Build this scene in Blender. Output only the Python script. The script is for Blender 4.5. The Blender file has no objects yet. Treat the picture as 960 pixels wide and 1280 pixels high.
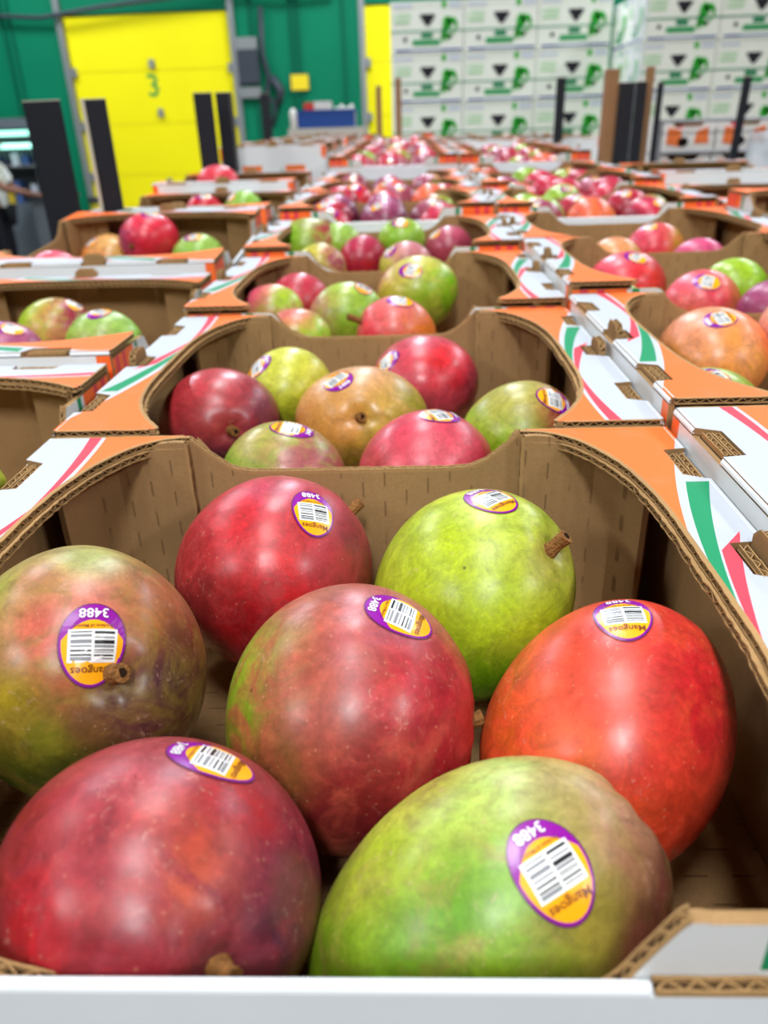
import bpy, bmesh, math, random
import numpy as np
from mathutils import Vector, Matrix
random.seed(7); rng = np.random.default_rng(7)
PI = math.pi
C = bpy.context.scene.collection

# ------------------------------------------------------------------ camera
FPX, PITCH, ROLL, YAW = 956.84, .467463, -.032782, .0384505
CAM = np.array([.033625, -.121865, .167])
_f = np.array([-math.sin(YAW)*math.cos(PITCH), math.cos(YAW)*math.cos(PITCH), -math.sin(PITCH)])
_r = np.array([math.cos(YAW), math.sin(YAW), 0.]); _u = np.cross(_r, _f)
RT = _r*math.cos(ROLL)+_u*math.sin(ROLL); UP = -_r*math.sin(ROLL)+_u*math.cos(ROLL); FW = _f
cam = bpy.data.cameras.new('camera'); co = bpy.data.objects.new('camera', cam); C.objects.link(co)
m = Matrix.Identity(4)
for i in range(3):
    m[i][0], m[i][1], m[i][2], m[i][3] = RT[i], UP[i], -FW[i], CAM[i]
co.matrix_world = m
cam.sensor_fit = 'VERTICAL'; cam.sensor_height = 36; cam.lens = FPX/1280*36
cam.clip_start = .01; cam.clip_end = 100
cam.dof.use_dof = True; cam.dof.focus_distance = .36; cam.dof.aperture_fstop = 8.5
bpy.context.scene.camera = co

# ------------------------------------------------------------------ world, exposure
sc = bpy.context.scene
sc.view_settings.view_transform = 'Standard'; sc.view_settings.look = 'None'
sc.view_settings.exposure = -0.05; sc.view_settings.gamma = 1.0; sc.view_settings.use_curve_mapping = False
w = bpy.data.worlds.new('World'); sc.world = w; w.use_nodes = True
w.node_tree.nodes['Background'].inputs[0].default_value = (.75, .82, 1, 1)
w.node_tree.nodes['Background'].inputs[1].default_value = .05
FLOOR = -1.55; CEIL = 4.0
LIGHTS = [(x, y) for y in (-3.3, -.45, 2.4, 5.7, 8.8) for x in (-4.6, -.15, 4.6)]
LAMP_W = 84.

# ------------------------------------------------------------------ helpers
def s2l(c):
    return tuple(((v/255)/12.92 if v/255 <= .04045 else ((v/255+.055)/1.055)**2.4) for v in c)
def ray(u, v):
    d = FW*FPX+RT*(u-480)-UP*(v-640); return d/np.linalg.norm(d)
def unp(u, v, z):
    d = ray(u, v); t = (z-CAM[2])/d[2]; return CAM+t*d
def deep(c):
    c = np.array(c, float); l = c @ np.array([.3, .59, .11]); return tuple(np.clip((l+(c-l)*1.17)*.985, 4, 250))
def depth(p): return float((np.array(p)-CAM) @ FW)

def mat(name, col, rough=.6, spec=.5, metal=0., noise=0., nscale=20., bump=0., bscale=200., coat=0.):
    mt = bpy.data.materials.new(name); mt.use_nodes = True
    nt = mt.node_tree; b = nt.nodes['Principled BSDF']
    c = s2l(col) + (1,)
    b.inputs['Base Color'].default_value = c; b.inputs['Roughness'].default_value = rough
    b.inputs['Specular IOR Level'].default_value = spec; b.inputs['Metallic'].default_value = metal
    b.inputs['Coat Weight'].default_value = coat
    if noise:
        tc = nt.nodes.new('ShaderNodeTexCoord'); n = nt.nodes.new('ShaderNodeTexNoise'); n.inputs['Scale'].default_value = nscale
        n.inputs['Detail'].default_value = 4
        nt.links.new(tc.outputs['Object'], n.inputs['Vector'])
        mr = nt.nodes.new('ShaderNodeMapRange'); mr.inputs[1].default_value = .3; mr.inputs[2].default_value = .7
        mr.inputs[3].default_value = 1-noise; mr.inputs[4].default_value = 1+noise
        nt.links.new(n.outputs['Fac'], mr.inputs[0])
        mx = nt.nodes.new('ShaderNodeVectorMath'); mx.operation = 'SCALE'; mx.inputs[0].default_value = c[:3]
        nt.links.new(mr.outputs[0], mx.inputs['Scale']); nt.links.new(mx.outputs[0], b.inputs['Base Color'])
    if bump:
        tc = nt.nodes.new('ShaderNodeTexCoord'); n = nt.nodes.new('ShaderNodeTexNoise'); n.inputs['Scale'].default_value = bscale
        nt.links.new(tc.outputs['Object'], n.inputs['Vector'])
        bp = nt.nodes.new('ShaderNodeBump'); bp.inputs['Strength'].default_value = bump; bp.inputs['Distance'].default_value = .002
        nt.links.new(n.outputs['Fac'], bp.inputs['Height']); nt.links.new(bp.outputs[0], b.inputs['Normal'])
    return mt

def link(name, me, parent=None, loc=None):
    o = bpy.data.objects.new(name, me); C.objects.link(o)
    if parent: o.parent = parent
    if loc is not None: o.location = loc
    return o
def tag(o, label=None, cat=None, group=None, kind=None):
    if label: o['label'] = label
    if cat: o['category'] = cat
    if group: o['group'] = group
    if kind: o['kind'] = kind
    return o
def empty(name, loc, rz=0, **k):
    o = link(name, None, None, loc); o.rotation_euler = (0, 0, rz); o.empty_display_size = .05
    return tag(o, **k)
def mesh(name, vs, fs, mats, mi=None, smooth=False):
    me = bpy.data.meshes.new(name); me.from_pydata([tuple(v) for v in vs], [], fs)
    for x in mats: me.materials.append(x)
    if mi is not None: me.polygons.foreach_set('material_index', mi)
    if smooth: me.polygons.foreach_set('use_smooth', [True]*len(me.polygons))
    me.update(); return me

class MB:
    """collects boxes, prisms and tubes into one mesh"""
    def __init__(s): s.v = []; s.f = []; s.m = []
    def add(s, vs, fs, mi=0):
        n = len(s.v); s.v += [tuple(map(float, v)) for v in vs]
        s.f += [tuple(i+n for i in f) for f in fs]
        s.m += (mi if isinstance(mi, list) else [mi]*len(fs))
    def box(s, a, b, mi=0):
        x0, y0, z0 = a; x1, y1, z1 = b
        vs = [(x0,y0,z0),(x1,y0,z0),(x1,y1,z0),(x0,y1,z0),(x0,y0,z1),(x1,y0,z1),(x1,y1,z1),(x0,y1,z1)]
        s.add(vs, [(0,3,2,1),(4,5,6,7),(0,1,5,4),(1,2,6,5),(2,3,7,6),(3,0,4,7)], mi)
    def prism(s, pts, axis, a, b, mi=0, mtop=None, mbot=None):
        """2D polygon (ccw) extruded along axis from a to b; 'z': (x,y); 'y': (x,z); 'x': (y,z)"""
        def P(p, h):
            return (p[0], p[1], h) if axis == 'z' else ((p[0], h, p[1]) if axis == 'y' else (h, p[0], p[1]))
        n = len(pts); vs = [P(p, a) for p in pts]+[P(p, b) for p in pts]
        fs = [tuple(range(n))[::-1], tuple(range(n, 2*n))]+[(i, (i+1) % n, n+(i+1) % n, n+i) for i in range(n)]
        s.add(vs, fs, [mbot if mbot is not None else mi, mtop if mtop is not None else mi]+[mi]*n)
    def tube(s, path, r, seg=8, mi=0):
        path = [np.array(p, float) for p in path]; n = len(path); rs = r if isinstance(r, (list, tuple)) else [r]*n
        vs = []; 
        for i, p in enumerate(path):
            t = path[min(i+1, n-1)]-path[max(i-1, 0)]; t = t/np.linalg.norm(t)
            a = np.cross(t, [0, 0, 1.] if abs(t[2]) < .9 else [1., 0, 0]); a /= np.linalg.norm(a); b = np.cross(t, a)
            vs += [p+rs[i]*(a*math.cos(2*PI*k/seg)+b*math.sin(2*PI*k/seg)) for k in range(seg)]
        fs = [(i*seg+k, i*seg+(k+1) % seg, (i+1)*seg+(k+1) % seg, (i+1)*seg+k) for i in range(n-1) for k in range(seg)]
        fs += [tuple(range(seg)), tuple(range((n-1)*seg, n*seg))[::-1]]
        s.add(vs, fs, mi)
    def mesh(s, name, mats, fix=True, smooth=False):
        me = mesh(name, s.v, s.f, mats, s.m, smooth)
        if fix:
            bm = bmesh.new(); bm.from_mesh(me); bmesh.ops.recalc_face_normals(bm, faces=bm.faces); bm.to_mesh(me); bm.free()
        return me
    def obj(s, name, mats, parent=None, loc=None, fix=True, smooth=False):
        return link(name, s.mesh(name, mats if isinstance(mats, (list, tuple)) else [mats], fix, smooth), parent, loc)

# node helper
class NT:
    def __init__(s, mt): s.nt = mt.node_tree; s.b = s.nt.nodes['Principled BSDF']
    def n(s, t, **k):
        x = s.nt.nodes.new(t)
        for a, v in k.items(): setattr(x, a, v)
        return x
    def l(s, a, b): s.nt.links.new(a, b)
    def m(s, op, a, b=None, c=None):
        x = s.n('ShaderNodeMath', operation=op)
        for i, v in enumerate((a, b, c)):
            if v is None: continue
            if isinstance(v, (int, float)): x.inputs[i].default_value = v
            else: s.l(v, x.inputs[i])
        return x.outputs[0]
    def xyz(s):
        tc = s.n('ShaderNodeTexCoord'); sp = s.n('ShaderNodeSeparateXYZ'); s.l(tc.outputs['Object'], sp.inputs[0])
        return tc.outputs['Object'], sp.outputs[0], sp.outputs[1], sp.outputs[2]
    def between(s, x, a, b): return s.m('MULTIPLY', s.m('GREATER_THAN', x, a), s.m('LESS_THAN', x, b))
    def mix(s, fac, a, b):
        x = s.n('ShaderNodeMix', data_type='RGBA')
        if isinstance(fac, (int, float)): x.inputs[0].default_value = fac
        else: s.l(fac, x.inputs[0])
        for i, v in ((6, a), (7, b)):
            if isinstance(v, tuple): x.inputs[i].default_value = v+(1,) if len(v) == 3 else v
            else: s.l(v, x.inputs[i])
        return x.outputs[2]
    def noise(s, vec, scale, detail=3, rough=.5, dist=0):
        x = s.n('ShaderNodeTexNoise'); s.l(vec, x.inputs['Vector']); x.inputs['Scale'].default_value = scale
        x.inputs['Detail'].default_value = detail; x.inputs['Roughness'].default_value = rough; x.inputs['Distortion'].default_value = dist
        return x.outputs['Fac']
    def rng(s, x, a, b, c, d):
        r = s.n('ShaderNodeMapRange'); s.l(x, r.inputs[0])
        for i, v in enumerate((a, b, c, d)): r.inputs[i+1].default_value = v
        return r.outputs[0]

WHITE = s2l((184, 190, 198)); ORANGE = s2l((255, 112, 44)); GREEN = s2l((8, 138, 88)); PINK = s2l((228, 62, 80))
GREEN_LINE = GREEN

# ------------------------------------------------------------------ cardboard materials
def kraft(name, col, dashes=None):
    mt = mat(name, col, .85, .15); t = NT(mt); v, x, y, z = t.xyz()
    c = t.mix(t.rng(t.noise(v, 14, 4), .3, .7, 0, 1), tuple(k*.86 for k in s2l(col)), tuple(min(1, k*1.12) for k in s2l(col)))
    c = t.mix(t.rng(t.noise(v, 600, 2), .35, .7, 0, .35), c, tuple(k*.7 for k in s2l(col)))
    h = t.noise(v, 400, 2)
    if dashes:
        ax = {'x': x, 'y': y}[dashes]; al = {'x': z, 'y': x}[dashes]
        # row-shifted dashed score lines pressed in by the flutes
        f = t.m('FRACT', t.m('DIVIDE', t.m('ADD', ax, 5), .0135)); ln = t.m('LESS_THAN', f, .085)
        cell = t.m('FLOOR', t.m('DIVIDE', t.m('ADD', ax, 5), .0135))
        ph = t.m('FRACT', t.m('MULTIPLY', cell, .37))
        d = t.m('LESS_THAN', t.m('FRACT', t.m('ADD', t.m('DIVIDE', t.m('ADD', al, 5), .021), ph)), .5)
        nz = t.rng(t.noise(v, 45, 2), .38, .55, 0, 1)
        msk = t.m('MULTIPLY', t.m('MULTIPLY', ln, d), nz)
        c = t.mix(t.m('MULTIPLY', msk, .5), c, s2l((70, 48, 30)))
        # faint flute ripple
        fl = t.m('SINE', t.m('MULTIPLY', ax, 2*PI/.0078)); h = t.m('ADD', h, t.m('MULTIPLY', fl, .8))
    t.l(c, t.b.inputs['Base Color'])
    bp = t.n('ShaderNodeBump'); bp.inputs['Strength'].default_value = .25; bp.inputs['Distance'].default_value = .0004
    t.l(h, bp.inputs['Height']); t.l(bp.outputs[0], t.b.inputs['Normal'])
    return mt
M_KRAFT = kraft('kraft_board', (162, 128, 86))
M_KRAFTX = kraft('kraft_board_scored_upright', (162, 128, 86), 'x')
M_KRAFTY = kraft('kraft_board_scored_floor', (152, 118, 78), 'y')
M_EDGE = kraft('kraft_flute', (172, 136, 90))
M_EDGEDK = kraft('kraft_flute_painted_shade', (70, 50, 32))  # darker kraft puts the shade of flutes and slots into the colour
M_WHITE = mat('white_coated_board', (226, 230, 233), .42, .4, noise=.02)
M_GREYW = mat('grey_white_board', (214, 214, 212), .5, .35, noise=.03)

def ledge_material():
    mt = mat('printed_ledge_board', (236, 238, 240), .55, .22); t = NT(mt); v, x, y, z = t.xyz()
    def par(c, k, y0): return t.m('ADD', t.m('MULTIPLY', t.m('POWER', t.m('ABSOLUTE', t.m('SUBTRACT', y, y0)), 2), k), c)
    white = t.m('GREATER_THAN', x, par(.150, .84, .085))
    low = t.m('LESS_THAN', y, .085)
    p2 = par(.151, .9, .05)
    wlow = t.m('GREATER_THAN', x, p2)
    white = t.m('MAXIMUM', t.m('MULTIPLY', white, t.m('SUBTRACT', 1, low)), t.m('MULTIPLY', wlow, low))
    c = t.mix(white, ORANGE, WHITE)
    yy = t.m('SUBTRACT', y, .085)
    gl = par(.1535, .9, .085); gr = t.m('ADD', gl, t.m('MULTIPLY', yy, .078))
    g = t.m('MULTIPLY', t.m('MULTIPLY', t.m('GREATER_THAN', x, gl), t.m('LESS_THAN', x, gr)), t.between(y, .085, .238))
    c = t.mix(g, c, GREEN)
    pl = t.m('ADD', gr, .001); pr = t.m('ADD', pl, t.m('MULTIPLY', yy, .10))
    end = t.m('ADD', .165, t.m('MULTIPLY', t.m('SUBTRACT', x, .165), 1.2))
    p = t.m('MULTIPLY', t.m('MULTIPLY', t.m('GREATER_THAN', x, pl), t.m('LESS_THAN', x, pr)), t.m('MULTIPLY', t.m('GREATER_THAN', y, .085), t.m('LESS_THAN', y, end)))
    c = t.mix(p, c, PINK)
    q0 = t.m('ADD', p2, .0025); q1 = t.m('ADD', q0, t.m('MULTIPLY', t.m('SUBTRACT', .125, y), .062))
    q = t.m('MULTIPLY', t.m('MULTIPLY', t.m('GREATER_THAN', x, q0), t.m('LESS_THAN', x, q1)), t.m('LESS_THAN', y, .125))
    c = t.mix(q, c, PINK)
    c = t.mix(t.rng(t.noise(v, 40, 4), .6, .8, 0, .08), c, s2l((200, 190, 180)))
    t.l(c, t.b.inputs['Base Color']); return mt
M_LEDGE = ledge_material()

def endwall_material():
    mt = mat('printed_end_board', (214, 214, 214), .45, .4); t = NT(mt); v, x, y, z = t.xyz()
    ax = t.m('ABSOLUTE', x); c = t.mix(t.between(ax, .120, .127), s2l((218, 218, 216)), GREEN)
    c = t.mix(t.m('GREATER_THAN', ax, .132), c, ORANGE)
    c = t.mix(t.between(ax, .154, .161), c, PINK); c = t.mix(t.between(ax, .170, .178), c, PINK)
    c = t.mix(t.m('LESS_THAN', z, -.026), c, s2l((220, 221, 220)))
    t.l(c, t.b.inputs['Base Color']); return mt
M_END = endwall_material()
def sidewall_material():
    mt = mat('printed_side_board', (226, 228, 228), .42, .4); t = NT(mt); v, x, y, z = t.xyz()
    yc = t.m('SUBTRACT', y, .1585); ay = t.m('ABSOLUTE', yc)
    # orange flashes that taper towards the middle, green flash near the base
    o = t.m('MULTIPLY', t.m('GREATER_THAN', t.m('ADD', z, .045), t.m('MULTIPLY', t.m('SUBTRACT', .16, ay), .9)), t.m('GREATER_THAN', ay, .085))
    c = t.mix(t.m('MULTIPLY', o, t.m('GREATER_THAN', ay, .146)), s2l((230, 232, 232)), ORANGE)
    o2 = t.m('MULTIPLY', t.between(z, -.104, -.055), t.between(ay, .035, .095))
    c = t.mix(o2, c, s2l((240, 120, 50)))
    gg = t.m('MULTIPLY', t.between(t.m('ADD', z, t.m('MULTIPLY', yc, .6)), -.062, -.052), t.between(yc, .02, .12))
    c = t.mix(gg, c, GREEN)
    t.l(c, t.b.inputs['Base Color']); return mt
M_SIDE = sidewall_material()
M_HOLE = mat('tray_hole_painted_shade', (30, 22, 18), .9, .1)  # near-black plate paints the shade inside the tray hand hole

# ------------------------------------------------------------------ mango box parts
D = .317; HW = .190; HB = -.128; TH = .004
def corr(mb, path, T, out, d=.0025, th=TH, wl=.0074, mi_l=1, mi_z=1, mi_bk=2, jit=.0003):
    """open corrugated edge: two liners, a zigzag flute between them and a strip behind with the shade of the hollow painted in"""
    P = [np.array(p, float) for p in path]; O = out if isinstance(out, list) else None
    T = np.array(T, float)
    seg = [np.linalg.norm(P[i+1]-P[i]) for i in range(len(P)-1)]; cum = np.concatenate([[0], np.cumsum(seg)]); L = cum[-1]
    n = max(2, int(round(L/(wl/2)))); S = np.linspace(0, L, n+1)
    pts = np.array([[np.interp(s, cum, [p[k] for p in P]) for k in range(3)] for s in S])
    tan = np.gradient(pts, axis=0); tan /= np.linalg.norm(tan, axis=1)[:, None]
    if O is None: outs = np.tile(np.array(out, float), (n+1, 1))
    else:
        outs = np.array([[np.interp(s, cum, [o[k] for o in O]) for k in range(3)] for s in S])
    outs /= np.linalg.norm(outs, axis=1)[:, None]
    h = th/2; li = .0006
    dd = d+rng.uniform(-jit, jit, n+1)
    for sgn in (-1, 1):
        a = pts+T*sgn*h; b = pts+T*sgn*(h-li); a2 = a+outs*dd[:, None]; b2 = b+outs*dd[:, None]
        vs = np.concatenate([a, a2, b2, b]); N = n+1
        fs = []
        for i in range(n):
            fs += [(i, i+1, N+i+1, N+i), (N+i, N+i+1, 2*N+i+1, 2*N+i), (2*N+i, 2*N+i+1, 3*N+i+1, 3*N+i)]
        mb.add(vs, fs, mi_l)
    zz = h-li; tw = .0008
    c = np.array([pts[i]+T*(zz if i % 2 else -zz) for i in range(n+1)])
    for i in range(n):
        a, b = c[i], c[i+1]; w_ = tan[i]*tw/2
        e = outs[i]*(d-.0004); e2 = outs[i+1]*(d-.0004)
        vs = [a-w_, a+w_, b+w_, b-w_, a-w_+e, a+w_+e, b+w_+e2, b-w_+e2]
        mb.add(vs, [(4, 5, 6, 7), (0, 3, 7, 4), (1, 2, 6, 5)], mi_z)
    a = pts-T*zz; b = pts+T*zz; N = n+1
    mb.add(np.concatenate([a+outs*.0002, b+outs*.0002]), [(i, i+1, N+i+1, N+i) for i in range(n)], mi_bk)

def smooth_path(pts, k=6):
    pts = [np.array(p, float) for p in pts]; o = []
    for i in range(len(pts)-1):
        p0, p1, p2, p3 = pts[max(i-1, 0)], pts[i], pts[i+1], pts[min(i+2, len(pts)-1)]
        for j in range(k):
            t = j/k; o.append(.5*((2*p1)+(-p0+p2)*t+(2*p0-5*p1+4*p2-p3)*t*t+(-p0+3*p1-3*p2+p3)*t**3))
    o.append(pts[-1]); return o
half = [(.101, .3165), (.114, .3145), (.126, .307), (.136, .295), (.147, .272), (.154, .245), (.1575, .215), (.1585, .185), (.1585, .1585)]
halff = [(.124, .3165), (.131, .306), (.139, .293), (.149, .270), (.155, .244), (.158, .215), (.1585, .185), (.1585, .1585)]   # the ends at the box front open wider
ARC_R = smooth_path([(x, y) for x, y in half]+[(x, D-y) for x, y in halff[::-1][1:]], 4)     # back to front
ARC_L = smooth_path([(x, y) for x, y in halff]+[(x, D-y) for x, y in half[::-1][1:]], 4)
def normals2(path):
    a = np.array(path); t = np.gradient(a, axis=0); n = np.stack([t[:, 1], -t[:, 0]], 1); return n/np.linalg.norm(n, axis=1)[:, None]
BOXM = {}
def build_box_meshes():
  for sfx, ARC in (('_r', ARC_R), ('_l', ARC_L)):
    nrm = normals2(ARC)
    if nrm[len(nrm)//2][0] > 0: nrm = -nrm
    OUT = [(n[0], n[1], 0.) for n in nrm]
    # ledge with notches in its outer side
    def notched(xo):
        pts = []
        for yc in (.055, .1585, .262):
            h = .021 if yc != .1585 else .017; dx = .0125 if yc != .1585 else .016
            pts += [(xo, yc-h), (xo-dx, yc-h+.006), (xo-dx, yc+h-.002), (xo, yc+h)]
        return pts
    inner = [(p[0]-n[0]*.0, p[1]) for p, n in zip(ARC, nrm)]
    poly = [tuple(p) for p in inner]+[(.1885, 0.0005)]+notched(.1885)+[(.1885, D-.0005)]
    mb = MB(); mb.prism(poly, 'z', -TH, 0, 0, mtop=3 if False else 4, mbot=0)
    corr(mb, [(p[0], p[1], -TH/2) for p in ARC], (0, 0, 1), OUT)
    # corrugated line along the two straight ends
    corr(mb, [(ARC[0][0]+.004, D-.0006, -TH/2), (.186, D-.0006, -TH/2)], (0, 0, 1), (0, 1, 0), d=.0018)
    corr(mb, [(ARC[-1][0]+.004, .0006, -TH/2), (.186, .0006, -TH/2)], (0, 0, 1), (0, -1, 0), d=.0018)
    BOXM['ledge'+sfx] = mb.mesh('ledge', [M_KRAFT, M_EDGE, M_EDGEDK, M_WHITE, M_LEDGE])
    # second board under the ledge, a little further in
    mb = MB(); A2 = [(p[0]+n[0]*.0012, p[1]+n[1]*.0012) for p, n in zip(ARC[3:-3], nrm[3:-3])]
    back = [(p[0]+.012, p[1]) for p in A2[::-1]]
    mb.prism([tuple(p) for p in A2]+back, 'z', -.0085, -.0045, 0)
    corr(mb, [(p[0], p[1], -.0065) for p in A2], (0, 0, 1), OUT[3:-3], d=.003, jit=.0006)
    BOXM['inner_flap'+sfx] = mb.mesh('inner_flap', [M_EDGE, M_EDGE, M_EDGEDK])
  if True:
    # side wall: white outside, folded over at the ledge
    mb = MB(); mb.box((.1855, 0.0005, HB), (.1895, D-.0005, -.0045), 0)
    mb.m[-3] = 3
    BOXM['side_wall'] = mb.mesh('side_wall', [M_KRAFT, M_EDGE, M_EDGEDK, M_SIDE])
    # rounded fold between side wall and ledge
    mb = MB()
    seg = [(.0005, .034), (.0765, .1415), (.1755, .241), (.283, D-.0005)]
    for a, b in seg:
        n = 5; vs = []
        for k in range(n+1):
            t = k/n*PI/2; vs += [(.1865+.0031*math.sin(t), a, -.0035+.0036*math.cos(t)), (.1865+.0031*math.sin(t), b, -.0035+.0036*math.cos(t))]
        mb.add(vs, [(2*k, 2*k+1, 2*k+3, 2*k+2) for k in range(n)], 0)
        mb.add([(.1865, a, .0001), (.1896, a, -.0035), (.1865, b, .0001), (.1896, b, -.0035), (.1865, a, -.0035), (.1865, b, -.0035)], [(0, 1, 4), (2, 5, 3)], 0)
    BOXM['folded_rim'] = mb.mesh('folded_rim', [M_WHITE], smooth=False)
    # interlocking tabs: low ones at the ends, tall one in the middle
    mb = MB(); mb.box((-.0055, -.017, -.011), (.0045, .017, -.004), 0)
    for xo in (-.003, .002):
        corr(mb, [(xo, -.0165, -.004), (xo, .0165, -.004)], (1, 0, 0), (0, 0, 1), d=.0028)
    BOXM['low_tab'] = mb.mesh('interlock_tab', [M_EDGEDK, M_EDGE, M_EDGEDK])
    mb = MB(); prof = [(-.014, -.02), (.014, -.02), (.014, .003), (.009, .0075), (-.009, .0075), (-.014, .003)]
    mb.prism(prof, 'x', -.0045, .0005, 0)
    corr(mb, [(-.002, -.014, .003), (-.002, -.009, .0075), (-.002, .009, .0075), (-.002, .014, .003)], (1, 0, 0), (0, 0, 1), d=.0022, th=.005)
    mb.box((-.0105, -.0135, -.02), (-.006, .0135, -.002), 0)
    corr(mb, [(-.0082, -.013, -.002), (-.0082, .013, -.002)], (1, 0, 0), (0, 0, 1), d=.0022)
    BOXM['tall_tab'] = mb.mesh('interlock_tab', [M_KRAFT, M_EDGE, M_EDGEDK])
    # diagonal corner panel (back right); others are rotated or mirrored
    for nm, sx, pk_ in (('corner_a', 1, 1), ('corner_b', -1, 1), ('corner_fa', 1, 0), ('corner_fb', -1, 0)):
        x_ = .1025 if pk_ else .128
        mb = MB(); line = [(x_, .3105), (.146, .3065), (.158, .293), (.1665, .262)]
        o = [(x, y) for x, y in line]; i_ = [(x_-.0003, .3065), (.1445, .3026), (.1545, .2915), (.1628, .261)]
        for k in range(3):
            q = [i_[k], i_[k+1], o[k+1], o[k]]; q = [(x*sx, y) for x, y in q]
            if sx < 0: q = q[::-1]
            ztop = -.0045 if k else -.0045
            mb.prism(q, 'z', HB+.004, ztop, 0)
        # raised peak in front of the wall, and its open upright edge
        pk = [(.1022, -.0045), (.126, -.0045), (.118, -.001), (.108, -.0002), (.1025, -.0006)]
        pk = [(x*sx, z) for x, z in pk]
        if pk_: mb.prism(pk if sx > 0 else pk[::-1], 'y', .3066, .3104, 0)
        corr(mb, [(x_*sx, .3085, -.001 if pk_ else -.0045), (x_*sx, .3085, HB+.006)], (0, 1, 0), (-sx, 0, 0), d=.0018)
        BOXM[nm] = mb.mesh('corner_panel', [M_KRAFTX, M_EDGE, M_EDGEDK])
    # end wall with its handhold dip (outer face towards -y)
    for wn, DZ in (('end_wall', -.0250), ('front_wall', -.0420)):
     top = [(-.186, -.0048), (-.104, -.0048), (-.1005, -.002), (-.097, -.006), (-.090, -.012), (-.080, DZ*.8), (-.070, DZ*.96), (-.058, DZ)]
     if wn == 'front_wall': top = [(-.186, -.0085), (-.106, -.0085), (-.1005, -.0080), (-.097, -.013), (-.091, -.024), (-.086, -.034), (-.080, -.040), (-.07, DZ)]
     lf = top if wn == 'end_wall' else [(-.186, -.0085), (-.104, -.0085), (-.0995, -.0100), (-.094, -.017), (-.087, -.026), (-.078, -.031), (-.066, -.036), (-.05, DZ)]
     top = top[:2]+smooth_path(top[1:], 2)[1:]; lf = lf[:2]+smooth_path(lf[1:], 2)[1:]
     topf = [tuple(p) for p in lf]+[(-p[0], p[1]) for p in top[::-1]]
     poly = [(-.186, HB), (.186, HB)]+topf[::-1]
     mb = MB(); mb.prism(poly, 'y', 0.0005, 0.0045, 0, mbot=3)
     inner_top = [p for p in topf if abs(p[0]) < .102]
     outn = [(-n[0]*0, 0, 1.) for n in inner_top]
     corr(mb, [(p[0], .0025, p[1]) for p in inner_top], (0, 1, 0), (0, 0, 1), d=.0025)
     BOXM[wn] = mb.mesh('end_wall', [M_KRAFTX, M_EDGE, M_EDGEDK, M_END])
    # front lap folded over at the height of the dip
    for ln, LZ in (('front_lap', -.0295), ('front_lap_low', -.042)):
      mb = MB(); yb = -.0002; yf = -.0042
      mb.box((-.189, yf, HB), (.189, yb, LZ), 0)
      vs = []
      n = 6
      for k in range(n+1):
          t = PI*k/n; yy = (yf+yb)/2-.002*math.cos(t); zz = LZ+.0022*math.sin(t); vs += [(-.092, yy, zz), (.092, yy, zz)]
      mb.add(vs, [(2*k, 2*k+1, 2*k+3, 2*k+2) for k in range(n)], 0)
      for s in (-1, 1):
          corr(mb, [(s*.093, (yf+yb)/2, LZ), (s*.189, (yf+yb)/2, LZ)], (0, 1, 0), (0, 0, 1), d=.0022)
      BOXM[ln] = mb.mesh('front_lap', [M_WHITE, M_EDGE, M_EDGEDK])
    mb = MB(); mb.box((-.185, .005, HB), (.185, D-.005, HB+.004), 0)
    BOXM['base_panel'] = mb.mesh('base_panel', [M_KRAFTY])
build_box_meshes()

def make_box(x, y, z, rz, label, group, low=False):
    r = empty('mango_box', (x, y, z), rz, label=label, cat='cardboard box', group=group)
    def put(name, key, flip=False, loc=(0, 0, 0), par=None):
        o = link(name, BOXM[key], par or r, loc)
        if flip: o.rotation_euler = (0, 0, PI); o.location = (-loc[0], D-loc[1], loc[2])
        return o
    for fl in (False, True):
        sf = '_l' if fl else '_r'
        lg = put('ledge', 'ledge'+sf, fl); put('inner_flap', 'inner_flap'+sf, fl)
        sw = put('side_wall', 'side_wall', fl); put('folded_rim', 'folded_rim', False, par=sw)['kind'] = 'stuff'
        put('corner_panel', 'corner_fa' if fl else 'corner_a', fl); put('corner_panel', 'corner_fb' if fl else 'corner_b', fl)
        put('interlock_tab', 'low_tab', False, (.182, .055, 0), lg); put('interlock_tab', 'low_tab', False, (.182, .262, 0), lg)
        put('interlock_tab', 'tall_tab', False, (.186, .1585, 0), lg)
    put('end_wall', 'end_wall', True); put('end_wall', 'front_wall', False)
    put('front_lap', 'front_lap_low' if low else 'front_lap'); put('base_panel', 'base_panel')
    return r

ORD = ['front', 'second', 'third', 'fourth', 'fifth', 'sixth', 'seventh', 'eighth', 'ninth', 'tenth', 'eleventh', 'twelfth', 'thirteenth', 'fourteenth']
BX = {}     # key -> (x centre, y0, z, x half, y length, phrase)
LOWLAP = {(a, b) for a, b in [('C', 2), ('C', 3), ('C', 4), ('R', 2), ('R', 3), ('R', 4), ('C', 6), ('C', 7), ('R', 6), ('R', 7)]}
def add_box(key, x, y, z, rot, phrase, label, group):
    """x: centre; y: front edge; rot: ledges at front and back"""
    low = key in LOWLAP
    if rot:
        r = make_box(x+D/2, y+.19, z, PI/2, label, group, low)
        if key == ('L', 3): r.rotation_euler = (0, -.080, PI/2)     # this one has settled towards the viewer
        BX[key] = (x, y, z, D/2, .38, phrase)
    else: make_box(x, y, z, 0, label, group, low); BX[key] = (x, y, z, .19, D, phrase)
zc = [0, .003, .012, .025, .045, .048, .050, .090, .093, .096, .103, .106, .109, .128]
yc = [0, .322, .645, .968, 1.300, 1.624, 1.947, 2.320, 2.643, 2.966, 3.38, 3.704, 4.027, 4.40]
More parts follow.
